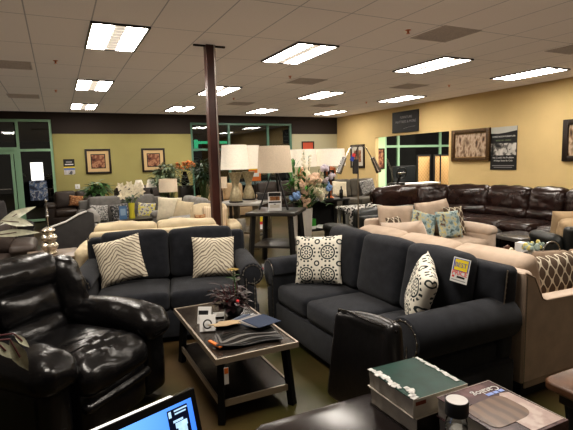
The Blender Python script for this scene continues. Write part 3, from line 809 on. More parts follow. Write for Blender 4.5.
# laptop
lp = thing('laptop', 'open black laptop with bright blue screen at the desk edge', 'laptop', (.160, 1.105, ZD), 19.6)
MB().box((0, -.12, .009), (.335, .235, .016), .004).done('base', M['black'], lp)
MB().box((0, -.10, .0178), (.29, .11, .002)).done('keyboard', mat('keys', (.02, .02, .022), .6, col2=(.06, .06, .06), fn=lambda x, y, z, v, nt: ((x*330.).sin() > .8).mx((y*330.).sin() > .8)), lp, smooth=False)
S = bpy.data.objects.new('screen', None)
RS = Rx(-15)
def scr(name, c, d, m, parent, bev=0.):
    o = MB().box(RS @ Vector(c), d, bev, 2, RS).done(name, m, parent, smooth=False); return o
lid = scr('screen', (0, .0125, .121), (.335, .024, .226), M['blackgloss'], lp, .003)
M['desktopblue'] = mat('screen_blue', (.03, .16, .75), .2, emit=1.0, col2=(.20, .48, .95), fn=lambda x, y, z, v, nt: ramp(x*-1.6+z*.4, -.25, .30))
scr('display', (0, -.0002, .124), (.300, .002, .178), M['desktopblue'], lid)
M['gad'] = mat('screen_dark', (.006, .012, .05), .3, emit=.25); M['gadl'] = mat('screen_light', (.45, .66, .85), .3, emit=.8)
scr('gadget_panel', (.103, -.0016, .122), (.062, .001, .165), M['gad'], lid)
for (x, z, w, h) in ((.112, .198, .04, .004), (.110, .190, .034, .004), (.079, .193, .008, .016), (.100, .172, .030, .006), (.108, .160, .036, .014), (.104, .140, .016, .03), (.116, .146, .014, .04), (.098, .112, .03, .014)):
    scr('gadget_text', (x, -.0024, z), (w, .001, h), M['gadl'], lid)
scr('lid_reflection', (-.030, .0125, .2345), (.262, .018, .0016), mat('lid_reflection', (.88, .87, .84), .2, emit=.55), lid)  # bright reflection on the lid's top edge, made as a glowing white bar
# black leather guest chair, side on
ch = thing('guest_chair', 'black leather guest chair back rising beyond the sales desk', 'chair', (1.395, 1.56, 0), 90)
M['chairleather'] = mat('chair_leather', (.013, .012, .013), .30, var=.25, vs=5, bfn=f_leatherbump(14), bump=.25)
def chairfn(p, u):
    k = (p.z+.24)/.48; p.x *= 1.0+.34*(1-max(0, min(1, k)))
    p.z += -.03*u[0]*max(0, u[2])
    p.y += .03*u[0]*u[0]; return p
back = MB().soft((0.012, .24, .69), (.41, .07, .47), .03, (0, .015, .01), n=10, R=Rx(2), fn=chairfn).done('backrest', M['chairleather'], ch)
MB().tube([(-.20, .268, .93), (-.1, .285, .935), (.1, .285, .925), (.205, .27, .905), (.225, .268, .8), (.235, .265, .6)], .006, 6).done('piping', M['blackleather'], back)
MB().tube([(-.155, .284, .90), (-.165, .286, .75), (-.185, .285, .52)], .0035, 6).done('seam', M['blackleather'], back)
MB().soft((0, -.02, .44), (.46, .46, .10), .04, (0, .01, .02), n=6).done('seat', M['chairleather'], ch)
MB().box((0, 0, .37), (.44, .46, .05), .01).done('seat_frame', M['espresso'], ch)
for sx in (-1, 1):
    MB().bar((sx*.20, -.21, .36), (sx*.20, -.22, 0), .04, .04).done('leg', M['espresso'], ch, smooth=False)
    MB().bar((sx*.20, .20, .40), (sx*.21, .24, 0), .04, .04).done('leg', M['espresso'], ch, smooth=False)
# chestnut table at the edge
bt = thing('side_table', 'chestnut topped low table with black leg beside the beige sofa arm', 'side table', (2.415, 1.105, 0), 0)
poly = []
for cx_, cy_, a0 in ((.30, .24, 0), (-.30, .24, 90), (-.30, -.24, 180), (.30, -.24, 270)):
    for k in range(5):
        a = radians(a0+90*k/4); poly.append((cx_+.06*cos(a), cy_+.06*sin(a)))
MB().prism(poly, .045, Matrix.Translation((0, 0, .455)), .012, 3).done('tabletop', M['brownwood'], bt)
MB().box((0, 0, .42), (.60, .48, .07), .005).done('apron', M['espresso'], bt, smooth=False)
for sx in (-1, 1):
    for sy in (-1, 1):
        MB().lathe([(.035, 0), (.045, .05), (.030, .12), (.045, .22), (.035, .30), (.045, .385)], (sx*.25, sy*.19, 0), n=12).done('leg', M['black'], bt)
# ------------------------------------------------------------------ wall things
def frame_pic(name, label, cat, loc, rz, w, h, fw, mframe, layers, group=None, d=.04):
    """picture on a wall, facing local -y, centre at loc; layers: (inset, material, name)"""
    t = thing(name, label, cat, loc, rz, group)
    b = MB()
    for s in (-1, 1):
        b.box((s*(w/2-fw/2), -d/2, 0), (fw, d, h), .006); b.box((0, -d/2, s*(h/2-fw/2)), (w-2*fw+.004, d, fw), .006)
    b.done('frame', mframe, t)
    for k, (ins, m, n) in enumerate(layers):
        MB().box((0, -d*.3-.002*k, 0), (w-2*ins, .006, h-2*ins)).done(n, m, t, smooth=False)
    return t
M['picframe'] = mat('dark_picture_frame', (.025, .016, .012), .35)
M['goldframe'] = mat('gilded_frame', (.10, .055, .022), .4, .3, var=.6, vs=40)
M['gilt'] = mat('gilt_edge', (.55, .33, .10), .4, .4)
M['mat_tan'] = mat('tan_mat_board', (.62, .45, .24), .8)
M['artred'] = ramp_mat('russet_art', [(0, (.07, .02, .012)), (.42, (.20, .075, .04)), (.52, (.40, .20, .11)), (.62, (.16, .05, .03))], 6., .6, 4.)
M['artcity'] = ramp_mat('harbour_art', [(0, (.05, .03, .02)), (.38, (.15, .09, .055)), (.47, (.42, .30, .20)), (.54, (.60, .47, .35)), (.60, (.32, .20, .12)), (.70, (.08, .045, .03))], 5., .5, 7., 'LINEAR', (1.6, 1, .8))
for nm, x, lb in (('a', 1.108, 'square dark framed russet print nearer the glass entrance'), ('b', 2.70, 'square dark framed russet print partly behind the tall foliage')):
    frame_pic('framed_picture', lb, 'picture', (x, BACK-.005, 1.70), 0, .70, .72, .055, M['picframe'],
              [(.05, M['mat_tan'], 'mat_board'), (.15, M['picframe'], 'inner_border'), (.175, M['artred'], 'print')], 'russet prints on the olive wall')
s = thing('notice_sign', 'small black and blue notice on the olive wall above the switch plate', 'notice', (.325, BACK-.004, 1.57)); 
MB().box((0, -.006, .10), (.29, .008, .22)).done('black_panel', M['black'], s, smooth=False); MB().box((0, -.006, -.13), (.29, .008, .20)).done('photo_panel', ramp_mat('notice_photo', [(0, (.12, .12, .13)), (.45, (.55, .52, .50)), (.6, (.62, .60, .62))], 6.), s, smooth=False)
MB().box((0, -.0065, -.02), (.29, .009, .035)).done('yellow_band', M['yellow'], s, smooth=False); MB().box((0, -.0068, -.07), (.285, .009, .06)).done('blue_band', mat('sky_blue', (.16, .22, .42), .6), s, smooth=False)
MB().box((0, -.0068, .13), (.16, .009, .04)).done('print', M['inkgrey'], s, smooth=False); MB().box((0, -.0068, .06), (.22, .009, .03)).done('print', M['white'], s, smooth=False)
s = thing('wall_switch', 'cream switch plate on the olive wall under the notice', 'switch', (.50, BACK-.004, .985)); MB().box((0, -.006, 0), (.13, .01, .14), .004).done('plate', M['white'], s); MB().box((0, -.013, 0), (.03, .008, .06), .002).done('switch', M['offwhite'], s)
# right wall: sign, painting, poster, second painting, small picture
s = thing('hanging_sign', 'black sign with faint silver lettering high above the opening', 'sign', (RIGHT-.004, 10.96, 2.635), -90)
MB().box((0, -.02, 0), (1.15, .035, .62), .004).done('board', mat('sign_black', (.012, .012, .014), .5), s, smooth=False)
text('FURNITURE', .10, M['inkgrey'], s, (.05, -.0385, .13), RXT); text('MATTRESS & MORE', .105, M['inkgrey'], s, (.03, -.0385, .0), RXT)
MB().tube([(-.05, -.0385, -.20), (.15, -.0385, -.17), (.45, -.0385, -.155)], .006, 5).done('swoosh', M['inkgrey'], s)
t = frame_pic('framed_painting', 'wide ornate framed harbour painting next to the black poster', 'painting', (RIGHT-.005, 8.51, 1.845), -90, 1.20, .80, .10, M['goldframe'],
          [(.09, M['gilt'], 'gilt_liner'), (.11, M['artcity'], 'canvas')], d=.06)
b = MB()
for k in range(26): b.ball((-.57+.0456*k, -.05, -.385), .016, 6, 4); b.ball((-.57+.0456*k, -.05, .385), .013, 6, 4)
for k in range(16): b.ball((-.585, -.05, -.36+.048*k), .013, 6, 4); b.ball((.585, -.05, -.36+.048*k), .014, 6, 4)
b.done('bead_edge', M['gilt'], t)
frame_pic('framed_painting', 'dark framed painting cut by the picture edge on the ochre wall', 'painting', (RIGHT-.005, 5.62, 1.845), -90, .98, .84, .11, M['picframe'], [(.10, M['artcity'], 'canvas')], d=.06)
s = thing('poster_sign', 'tall black and white furniture poster on the ochre wall', 'poster', (RIGHT-.004, 7.55, 1.735), -90)
MB().box((0, -.006, 0), (.71, .01, 1.0)).done('sheet', M['black'], s, smooth=False)
def pst(n, m, x, z, w, h, y=-.0125): MB().box((x, y, z), (w, .002, h)).done(n, m, s, smooth=False)
M['bwphoto'] = ramp_mat('poster_photo', [(0, (.02, .02, .02)), (.42, (.16, .15, .14)), (.5, (.55, .53, .49)), (.6, (.70, .67, .62))], 5.5, .6, 3.)
MB().prism([(-.355, .5), (-.355, .36), (-.15, .345), (.05, .36), (.355, .40), (.355, .5)], .002, Matrix.Translation((0, -.0115, 0)) @ RX90).done('white_header', mat('poster_white', (.60, .59, .55), .6), s, smooth=False)
pst('sofa_photo', M['bwphoto'], 0, -.02, .69, .28)
text('LIVING ROOM FURNITURE', .052, M['white'], s, (0, -.0125, .275), RXT); text('BEDROOM - DINING', .045, mat('poster_green', (.22, .28, .16), .6), s, (0, -.0125, .185), RXT)
text('No Credit? No Problem', .058, M['white'], s, (0, -.0125, -.215), RXT); text('90 Days Same As Cash', .055, M['white'], s, (0, -.0125, -.285), RXT)
pst('small_print', M['inkgrey'], 0, -.40, .60, .018); pst('small_print', M['inkgrey'], 0, -.44, .50, .014)
t = frame_pic('framed_picture', 'small dark framed red and white picture behind the floor lamp', 'picture', (RIGHT-.005, 13.42, 1.66), -90, .82, .80, .07, M['picframe'], [(.06, M['offwhite'], 'mat_board'), (.20, M['artred'], 'print')])
frame_pic('framed_picture', 'small framed picture on the pale green wall through the opening', 'picture', (11.36, BACK-.005, 1.55), 0, .42, .80, .05, M['picframe'], [(.045, M['artred'], 'print')])
frame_pic('framed_picture', 'small red framed picture on the pale corner wall above the lamp shades', 'picture', (8.15, BACK-.005, 2.02), 0, .50, .44, .04, M['picframe'], [(.035, mat('red_art', (.55, .10, .05), .6), 'print')])
# white notices taped on the window
s = tag(MB().box((0, 0, 0), (.31, .004, .50)).done('paper_notice', mat('glowing_paper', (.9, .9, .88), .7, emit=.9), loc=(-.50, BACK-.0, 1.46), smooth=False), 'blank white paper taped to the dark entrance window', 'paper')  # white sheet carries its own glow to look brightly lit
s = tag(MB().box((0, 0, 0), (.44, .004, .55)).done('window_poster', ramp_mat('window_photo', [(0, (.03, .04, .07)), (.44, (.12, .17, .28)), (.52, (.40, .42, .45)), (.58, (.06, .08, .14))], 6., .5), loc=(-.50, BACK-.0, .925), smooth=False), 'blue photo poster on the window below the white paper', 'poster')

# ------------------------------------------------------------------ background seating
DB = M['darkbrownleather']
db = sofa('sofa', 'dark brown sofa along the olive wall nearest the entrance, rust pillow on it', 'sofa', (.40, 13.55, 0), 0, 1.5, .95, .88, 2, 2, DB, arm='pad', aw=.24, ah=.62, wr=.01, group='dark sofas along the olive wall')
sofa('sofa', 'dark brown sofa along the olive wall behind the bushy green plant', 'sofa', (2.08, 13.6, 0), 0, 1.75, .95, .93, 2, 2, DB, arm='pad', aw=.24, ah=.62, wr=.01, group='dark sofas along the olive wall')
hp(db, -.02, -.1, .5, 'rust patterned pillow on the dark sofa nearest the entrance', M['orangepr'], .36, .30, .11, 16, 0, 8)
gs = sofa('sofa', 'grey fabric sofa with rolled arms behind the white lilies', 'sofa', (1.16, 9.85, 0), 0, 1.78, .95, .92, 2, 2, M['grey'], arm='roll', aw=.24, ah=.72, sh=.44)
hp(gs, -.52, -.12, .535, 'pale paisley pillow at the near-entrance end of the grey sofa', M['paisley'], .34, .34, .10, 18, 5, 4, 1)
hp(gs, -.08, -.12, .535, 'dark paisley pillow beside the pale paisley one', mat('paisley_dark', (.05, .05, .05), .9, col2=(.25, .24, .23), fn=f_spots), .34, .34, .10, 18, -8, -6)
hp(gs, .40, -.10, .535, 'yellow and grey pillow behind the lily vase', M['yellowpr'], .36, .34, .10, 18, -12, 6, -1)
# swoop-arm chaise
cz = thing('chaise', 'charcoal chaise with white piped swooping arm in front of the grey sofa', 'chaise', (.16, 8.0, 0))
poly = [(-.36, .0), (.30, .0), (.30, .80), (.20, .84), (.08, .80), (-.10, .70), (-.36, .62)]
MB().prism([(x, z+.06) for x, z in poly], .12, Matrix.Translation((0, -.20, 0)) @ RX90, .02).done('side_arm', M['darkgrey'], cz)
MB().tube([(-.36, -.325, .68), (-.10, -.325, .76), (.08, -.325, .86), (.20, -.325, .90)], .016, 6).done('piping', M['white'], cz)
MB().soft((-.08, .35, .27), (.54, 1.1, .34), .06, (0, 0, .02), n=5).done('seat', M['darkgrey'], cz)
MB().box((-.02, -.26, .04), (.5, .08, .07)).done('foot', M['espresso'], cz)
gp = thing('armchair', 'light grey rolled armchair with black and white tag beside the chaise', 'armchair', (.62, 8.75, 0), 0)
MB().soft((-.13, -.1, .44), (.20, .8, .76), .09, (.01, .02, .02), n=6).done('arm', M['greylight'], gp)
MB().soft((.24, -.1, .30), (.10, .8, .52), .08, (.01, .02, .02), n=6).done('arm', M['greylight'], gp)
MB().soft((.08, -.05, .26), (.20, .8, .34), .06, (0, 0, .03), n=6).done('seat', M['greylight'], gp)
MB().box((-.13, -.512, .62), (.13, .004, .08)).done('hang_tag', M['black'], gp, smooth=False)
q = MB()
for dx in (-.03, .03): q.box((-.13+dx, -.515, .62), (.03, .003, .03))
q.done('tag_print', M['white'], gp, smooth=False)
# taupe recliner at the edge, grey chair behind it
sofa('recliner', 'taupe brown recliner at the picture edge beside the brown topped table', 'armchair', (-.84, 6.95, 0), 0, 1.02, .95, .84, 1, 1, M['greyleather'], arm='pad', aw=.26, ah=.62, wr=.015)
sofa('armchair', 'dark grey armchair tilted before the glass entrance door', 'armchair', (-.92, 8.75, 0), 24, .80, .85, 1.02, 1, 1, M['darkgrey'], arm='pad', aw=.2, ah=.70, wr=.01, lean=16)
st = thing('side_table', 'brown stone topped side table behind the black recliner', 'side table', (-.12, 5.95, 0), 0)
MB().box((0, 0, .565), (.54, .60, .05), .008).done('tabletop', M['marble'], st)
MB().box((0, 0, .48), (.48, .54, .11)).done('apron', M['espresso'], st, smooth=False)
for sx in (-1, 1):
    for sy in (-1, 1): MB().bar((sx*.21, sy*.24, .43), (sx*.21, sy*.24, 0), .05).done('leg', M['espresso'], st, smooth=False)
lb = thing('table_lamp', 'mercury glass stacked ball lamp without shade on the brown topped table', 'lamp', (-.14, 5.92, .591))
MB().lathe([(.075, 0), (.085, .02), (.06, .04), (.085, .07), (.095, .10), (.08, .13), (.05, .145), (.08, .165), (.09, .195), (.075, .225), (.045, .24), (.065, .255), (.075, .28), (.055, .305), (.02, .32)], n=20).done('lamp_base', M['mercury'], lb)
MB().lathe([(.010, .32), (.010, .42), (.022, .44), (.012, .46), (.018, .49), (.008, .51), (.007, .60), (.014, .62), (.004, .64)], n=10).done('lamp_stem', M['silver'], lb)
# cream sofa back to back with the loveseat
cs = sofa('sofa', 'cream sofa standing back to back behind the charcoal loveseat', 'sofa', (.99, 5.42, 0), 169, 1.70, .86, .93, 2, 2, M['cream'], arm='pad', aw=.20, ah=.70, wr=.012, group=None)
cc = sofa('armchair', 'cream armchair with ivory pillow just before the brown column', 'armchair', (2.16, 7.20, 0), -14, .90, .9, .88, 1, 1, M['cream'], arm='pad', aw=.17, ah=.62, wr=.01)
hp(cc, .06, -.12, .50, 'ivory ribbed pillow on the cream armchair beside the column', mat('ribbed_ivory', (.66, .53, .38), .9, col2=(.54, .42, .29), fn=lambda x, y, z, v, nt: ((x*210.).sin() > .2)), .40, .42, .12, 14, 0, 3, -1)
hp(cc, -.24, -.06, .50, 'rust patterned pillow squeezed beside the ivory ribbed pillow', M['orangepr'], .17, .30, .08, 14, 0, 0, 1, [o for o in COL.objects if 'ivory ribbed' in o.get('label', '')])
gr = sofa('sofa', 'grey sofa angled before the brown column with a pale square pillow', 'sofa', (2.05, 8.58, 0), -88, 1.52, .92, .92, 2, 2, M['greylight'], arm='pad', aw=.22, ah=.66, wr=.012)
hp(gr, -.42, -.18, .50, 'pale ivory square pillow on the angled grey sofa', M['ivory'], .46, .46, .14, 18, 70, 4, 1)
hp(gr, .25, -.10, .50, 'cream pillow behind the column end of the angled grey sofa', M['cream'], .42, .42, .14, 18, 30, 6, -1)
# far storefront sofas
sofa('sofa', 'tan sofa with its back to the dark storefront window', 'sofa', (4.37, 12.9, 0), 0, 1.62, .95, .92, 2, 2, M['tan'], arm='pad', aw=.22, ah=.62, wr=.01, group='sofas by the storefront window')
sofa('sofa', 'dark brown sofa under the storefront window behind the tripod lamp', 'sofa', (6.1, 12.9, 0), 0, 1.7, .95, .90, 2, 2, DB, arm='pad', aw=.22, ah=.62, wr=.01, group='sofas by the storefront window')
fg = sofa('sofa', 'grey brown sofa in the corner behind the floor lamp', 'sofa', (7.75, 11.3, 0), -6, 1.95, .95, .95, 2, 2, M['greygreen'], arm='pad', aw=.22, ah=.60, wr=.012)
hp(fg, -.58, -.1, .50, 'pale green pillow at the corner end of the grey brown sofa', M['ivory'], .46, .46, .14, 16, 0, 6, 1)
hp(fg, .48, -.1, .50, 'black and white pillow on the grey brown sofa beside the sectional', M['paisley'], .46, .46, .14, 16, -10, -10, -1)
bv = bv = sofa('sofa', 'black vinyl sofa backed against the beige loveseat', 'sofa', (4.46, 5.72, 0), 180, 1.70, .86, .82, 2, 2, M['blackvinyl'], arm='pad', aw=.2, ah=.6, wr=.01)
hp(bv, .38, -.04, .5, 'black and white print pillow peeking over the black vinyl sofa', M['spots'], .42, .42, .13, 12, 0, 8)

# brown leather sectional, following a curved corner
sc = thing('sectional_sofa', 'large dark brown leather sectional curving along the ochre wall', 'sofa', (6.9, 6.6, 0))
BL = M['brownleather']
ends = [(7.26, 2.75), (7.26, 3.62), (7.25, 4.55), (7.27, 5.17), (7.24, 6.02), (6.93, 6.80), (6.38, 7.20), (5.36, 7.24)]
for k, (A, B) in enumerate(zip(ends, ends[1:])):
    ax, ay, bx_, by_ = A[0]-6.9, A[1]-6.6, B[0]-6.9, B[1]-6.6
    w = math.hypot(bx_-ax, by_-ay); ang = math.degrees(math.atan2(ay-by_, ax-bx_))
    R_ = Rz(ang); mid = Vector(((ax+bx_)/2, (ay+by_)/2, 0)); P_ = lambda lx, ly, lz: mid + R_ @ Vector((lx, ly-.42, lz))
    cw = w if k not in (4, 5) else w*.8
    MB().soft(P_(0, -.02, .21), (cw-.01, .80, .36), .05, n=4, R=R_).done('base', BL, sc)
    MB().soft(P_(0, -.16, .43), (cw-.006, .68, .19), .08, (0, .02, .03), n=7, wr=.012, R=R_, seed=k).done('seat_cushion', BL, sc)
    b_ = MB().soft(P_(0, .34, .80), (w+.04, .30, .46), .12, (0, .03, .02), n=10, wr=.024, wf=6, R=R_ @ Rx(-8), seed=k+9).done('back_cushion', BL, sc)
    MB().soft(P_(0, .25, .58), (w+.02, .24, .22), .09, (0, .03, .01), n=9, wr=.018, wf=7, R=R_ @ Rx(-8), seed=k+19).done('lumbar_roll', BL, b_)
MB().soft((-1.68, .22, .42), (.26, .86, .58), .11, (.01, .02, .03), n=8, wr=.012).done('arm', BL, sc)
MB().soft((-.06, -3.98, .42), (.86, .26, .56), .10, (.01, .02, .03), n=8, wr=.012).done('arm', BL, sc)
# tables within the sectional
t = thing('ottoman', 'round black leather ottoman in front of the brown sectional', 'ottoman', (5.82, 5.24, 0))
MB().lathe([(.40, .05), (.42, .10), (.42, .34), (.0, .34)], n=36, cap=False).done('base', M['blackvinyl'], t)
MB().lathe([(.43, .33), (.45, .36), (.45, .41), (.42, .435), (.0, .445)], n=36, cap=False).done('cushion', M['blackvinyl'], t)
for k in range(4): MB().cone((.3*cos(k*1.57+.8), .3*sin(k*1.57+.8), .06), (.3*cos(k*1.57+.8), .3*sin(k*1.57+.8), 0), .025, .02, 8).done('foot', M['espresso'], t)
t = thing('side_table', 'square black side table with grey glossy top near the round ottoman', 'side table', (5.80, 4.36, 0), -4)
MB().box((0, 0, .44), (.60, .56, .05), .006).done('tabletop', mat('grey_gloss', (.12, .115, .11), .2), t)
for sx in (-1, 1):
    for sy in (-1, 1): MB().bar((sx*.26, sy*.24, .415), (sx*.26, sy*.24, 0), .05).done('leg', M['black'], t, smooth=False)
MB().box((0, 0, .16), (.50, .46, .03)).done('shelf', M['black'], t, smooth=False)
t = sofa('armchair', 'black leather armchair seen from behind with tan cushion on top', 'armchair', (5.70, 3.52, 0), 158, .80, .70, .76, 1, 1, M['blackvinyl'], M['tan'], arm='track', aw=.12, ah=.6, wr=.01)
hp(t, .0, -.12, .50, 'plump tan cushion on the black leather armchair beside the sectional', M['tan'], .49, .40, .18, 8, 0, 0)
# coffee table inside the beige group
t = thing('coffee_table', 'dark coffee table with clutter between the beige sofas', 'coffee table', (4.55, 3.25, 0), 0)
MB().box((0, 0, .43), (1.1, .95, .04), .006).done('tabletop', M['espresso'], t)
for sx in (-1, 1):
    for sy in (-1, 1): MB().bar((sx*.49, sy*.42, .41), (sx*.49, sy*.42, 0), .06).done('leg', M['espresso'], t, smooth=False)
def hoop_bag(label, loc, rz, w, h, d):
    t = thing('handbag', label, 'bag', loc, rz, 'tan hoop handled bags')
    def fn(p, u): p.x *= 1-.16*(u[2]+1)/2; p.y *= 1-.5*(u[2]+1)/2; return p
    MB().soft((0, 0, h/2), (w, d, h), .03, (0, .02, 0), n=6, fn=fn).done('body', mat('taupe_bag', (.25, .18, .125), .7, var=.15, vs=20), t)
    MB().tube([(.095*cos(radians(a)), 0, h-.02+.12*sin(radians(a))) for a in range(0, 181, 15)], .007, 6).done('handle', M['silver'], t)
    return t
hoop_bag('taupe bag with shiny hoop handle on the table between the beige sofas', (4.46, 2.98, .451), -20, .42, .155, .2)
hoop_bag('taupe bag with hoop handle cut off by the picture edge', (4.86, 2.86, .451), -20, .42, .155, .2)
t = thing('tissue_box', 'small white box standing on the table between the beige sofas', 'box', (4.86, 3.62, .451), 10)
MB().box((0, 0, .055), (.12, .10, .11), .004).done('carton', M['white'], t, smooth=False); MB().box((0, -.051, .065), (.07, .002, .03)).done('print', M['inkgrey'], t, smooth=False)
t = thing('flower_posy', 'low posy of pale blue and yellow flowers beside the white box', 'flowers', (4.78, 3.40, .451))
MB().lathe([(.05, 0), (.06, .05), (.05, .07)], n=12).done('bowl', M['vasewhite'], t)
rnd = random.Random(8); b1 = MB(); b2 = MB()
for k in range(30): (b1 if k % 4 else b2).ball((rnd.uniform(-.13, .13), rnd.uniform(-.08, .08), .08+rnd.uniform(0, .06)), rnd.uniform(.018, .032), 6, 4)
b1.done('petals', mat('petal_palegreen', (.38, .46, .42), .7), t); b2.done('yellow_blossoms', mat('petal_yellow', (.72, .62, .22), .7), t)
t = thing('flower_posy', 'white and brown posy lying on the table behind the beige sofa cushion', 'flowers', (4.35, 3.5, .451))
b1 = MB(); b2 = MB()
for k in range(36): (b1 if k % 3 else b2).ball((rnd.uniform(-.22, .22), rnd.uniform(-.10, .10), .03+rnd.uniform(0, .07)), rnd.uniform(.016, .03), 6, 4)
b1.done('petals', M['petalwhite'], t); b2.done('brown_blossoms', mat('petal_brown', (.12, .06, .04), .7), t)

# ------------------------------------------------------------------ end tables and lamps by the column
def post_table(name, label, loc, rz, w, d, h, mt, ml, splay=.03, shelf=.32, lg=.075):
    t = thing(name, label, 'end table', loc, rz)
    MB().box((0, 0, h-.025), (w, d, .05), .006).done('tabletop', mt, t)
    MB().box((0, 0, shelf), (w-.12, d-.12, .03), .004).done('shelf', mt if splay else ml, t)
    for sx in (-1, 1):
        for sy in (-1, 1): MB().bar((sx*(w/2-.09), sy*(d/2-.09), h-.05), (sx*(w/2-.09+splay), sy*(d/2-.09+splay), 0), lg, lg).done('leg', ml, t, smooth=False)
    return t
HT = .85
cn = post_table('end_table', 'olive wood end table with grey stone top under the hourglass lamps', (3.15, 8.17, 0), -41.6, .84, .90, HT, M['greytop'], M['olivewood'], 0., .30, .10)
dt = post_table('end_table', 'near-black splayed leg end table under the tripod lamp', (2.95, 6.34, 0), -40, .74, .82, HT, mat('charcoal_top', (.035, .032, .03), .35, var=.2), M['black'], .05, .34, .06)
def drum(mb, r0, r1, z0, z1, n=32, th=.004):
    return mb.lathe([(r0, z0), (r1, z1), (r1-th, z1), (r0-th, z0), (r0, z0)], n=n, cap=False)
def lamp(label, loc, base_prof, mbase, r0, r1, z0, z1, mshade, group, foot=None):
    t = thing('table_lamp', label, 'lamp', loc, 0, group)
    MB().lathe(base_prof, n=20).done('lamp_base', mbase, t)
    if foot: MB().lathe(foot, n=20).done('foot', M['espresso'], t)
    zt_ = base_prof[-1][1]
    MB().cone((0, 0, zt_), (0, 0, z1-.02), .008, .008, 8).done('stem', M['blackmetal'], t)
    sh = drum(MB(), r0, r1, z0, z1).done('lamp_shade', mshade, t, angle=30)
    q = MB()
    for k in range(3): a = k*2.094; q.bar((0, 0, z1-.02), (cos(a)*(r1-.004), sin(a)*(r1-.004), z1-.012), .004)
    q.done('shade_ring', M['blackmetal'], sh)
    return t
hour = [(.115, .03), (.115, .08), (.095, .18), (.06, .27), (.055, .30), (.075, .39), (.125, .54), (.12, .545), (.02, .545)]
hf = [(.13, 0), (.13, .028), (.10, .032)]
lamp('hourglass champagne lamp with cream shade nearer the column', (2.90, 8.00, HT), hour, M['champagne'], .262, .225, .60, 1.04, M['shade'], 'hourglass lamps', hf)
lamp('hourglass champagne lamp with cream shade behind its twin', (3.30, 8.36, HT), hour, M['champagne'], .262, .225, .60, 1.04, M['shade'], 'hourglass lamps', hf)
# tripod lamp
tl = thing('table_lamp', 'black tripod lamp with wide tan drum shade on the near-black end table', 'lamp', (2.97, 6.42, HT+.008), 20)
for k in range(3):
    a = k*2.094+.5; MB().bar((cos(a)*.045, sin(a)*.045, .58), (cos(a)*.26, sin(a)*.26, 0.0), .026, .02).done('leg', M['black'], tl, smooth=False)
MB().lathe([(.05, .55), (.06, .57), (.03, .62), (.012, .64), (.01, .9)], n=14).done('hub', M['black'], tl)
drum(MB(), .268, .235, .555, .955).done('lamp_shade', M['shadetan'], tl, angle=30)
cd = thing('sign_card', 'white product card with photo standing between the tripod lamp legs', 'card', (2.87, 6.24, HT), -22)
MB().box((0, 0, .14), (.20, .012, .28)).done('sheet', M['white'], cd, smooth=False); MB().box((0, -.007, .245), (.18, .003, .05)).done('header', M['black'], cd, smooth=False)
MB().box((0, -.007, .185), (.15, .003, .06)).done('photo', M['orangepr'], cd, smooth=False); MB().box((0, -.007, .13), (.18, .003, .02)).done('band', M['black'], cd, smooth=False); MB().box((0, -.007, .07), (.14, .003, .05)).done('small_print', M['offwhite'], cd, smooth=False); MB().box((0, .04, .10), (.03, .1, .008)).done('stand', M['black'], cd, smooth=False)
# things on and under the olive table
t = tag(MB().lathe([(.085, 0), (.09, .01), (.09, .23), (.085, .24), (.0, .24)], n=20, cap=False).done('pillar_candle', mat('grey_wax', (.36, .34, .30), .7), loc=(2.93, 7.87, .317)), 'thick grey pillar candle on the lower shelf of the olive end table', 'candle')
t = thing('sale_card', 'yellow and red sale card leaning under the olive end table top', 'card', (3.32, 7.98, .317), -10)
MB().box((0, 0, .13), (.20, .004, .26), R=Rx(-8)).done('sheet', M['white'], t, smooth=False); MB().box((0, -.004, .19), (.18, .003, .09), R=Rx(-8)).done('yellow_panel', M['yellow'], t, smooth=False); MB().box((0, -.008, .12), (.18, .003, .06), R=Rx(-8)).done('red_panel', M['red'], t, smooth=False)
t = thing('sale_card', 'small yellow and red card hanging behind the hourglass lamp bases', 'card', (3.78, 9.2, 1.20), -20)
MB().box((0, 0, .12), (.26, .004, .30)).done('sheet', M['orange'], t, smooth=False); MB().box((0, -.004, .24), (.24, .003, .06)).done('yellow_panel', M['yellow'], t, smooth=False); MB().box((0, -.004, .10), (.18, .003, .08)).done('photo', M['white'], t, smooth=False)
MB().cone((0, .01, .1), (0, .01, -1.20), .012, .012, 8).done('pole', M['blackmetal'], t); MB().lathe([(.14, -1.20), (.14, -1.185), (.02, -1.17)], n=16).done('base', M['blackmetal'], t)
t = tag(MB().box((0, 0, .06), (.24, .16, .12), .02).done('storage_box', M['darkgrey'], loc=(3.55, 8.20, HT), rot=(0, 0, -.6)), 'dark grey box on the grey stone top beside the hourglass lamps', 'box')
t = thing('magazine_stack', '', 'magazines', (0, 0, 0)) if False else None
# small lamp beyond the column
lamp('small lamp with square tan shade seen beyond the column', (3.45, 10.5, .62), [(.08, 0), (.05, .03), (.03, .2), (.03, .30)], M['espresso'], .14, .14, .36, .62, M['shadetan'], None)
t = post_table('end_table', 'small dark end table beyond the column carrying the tan lamp', (3.45, 10.5, 0), 0, .5, .5, .62, M['espresso'], M['espresso'], 0., .2, .06)

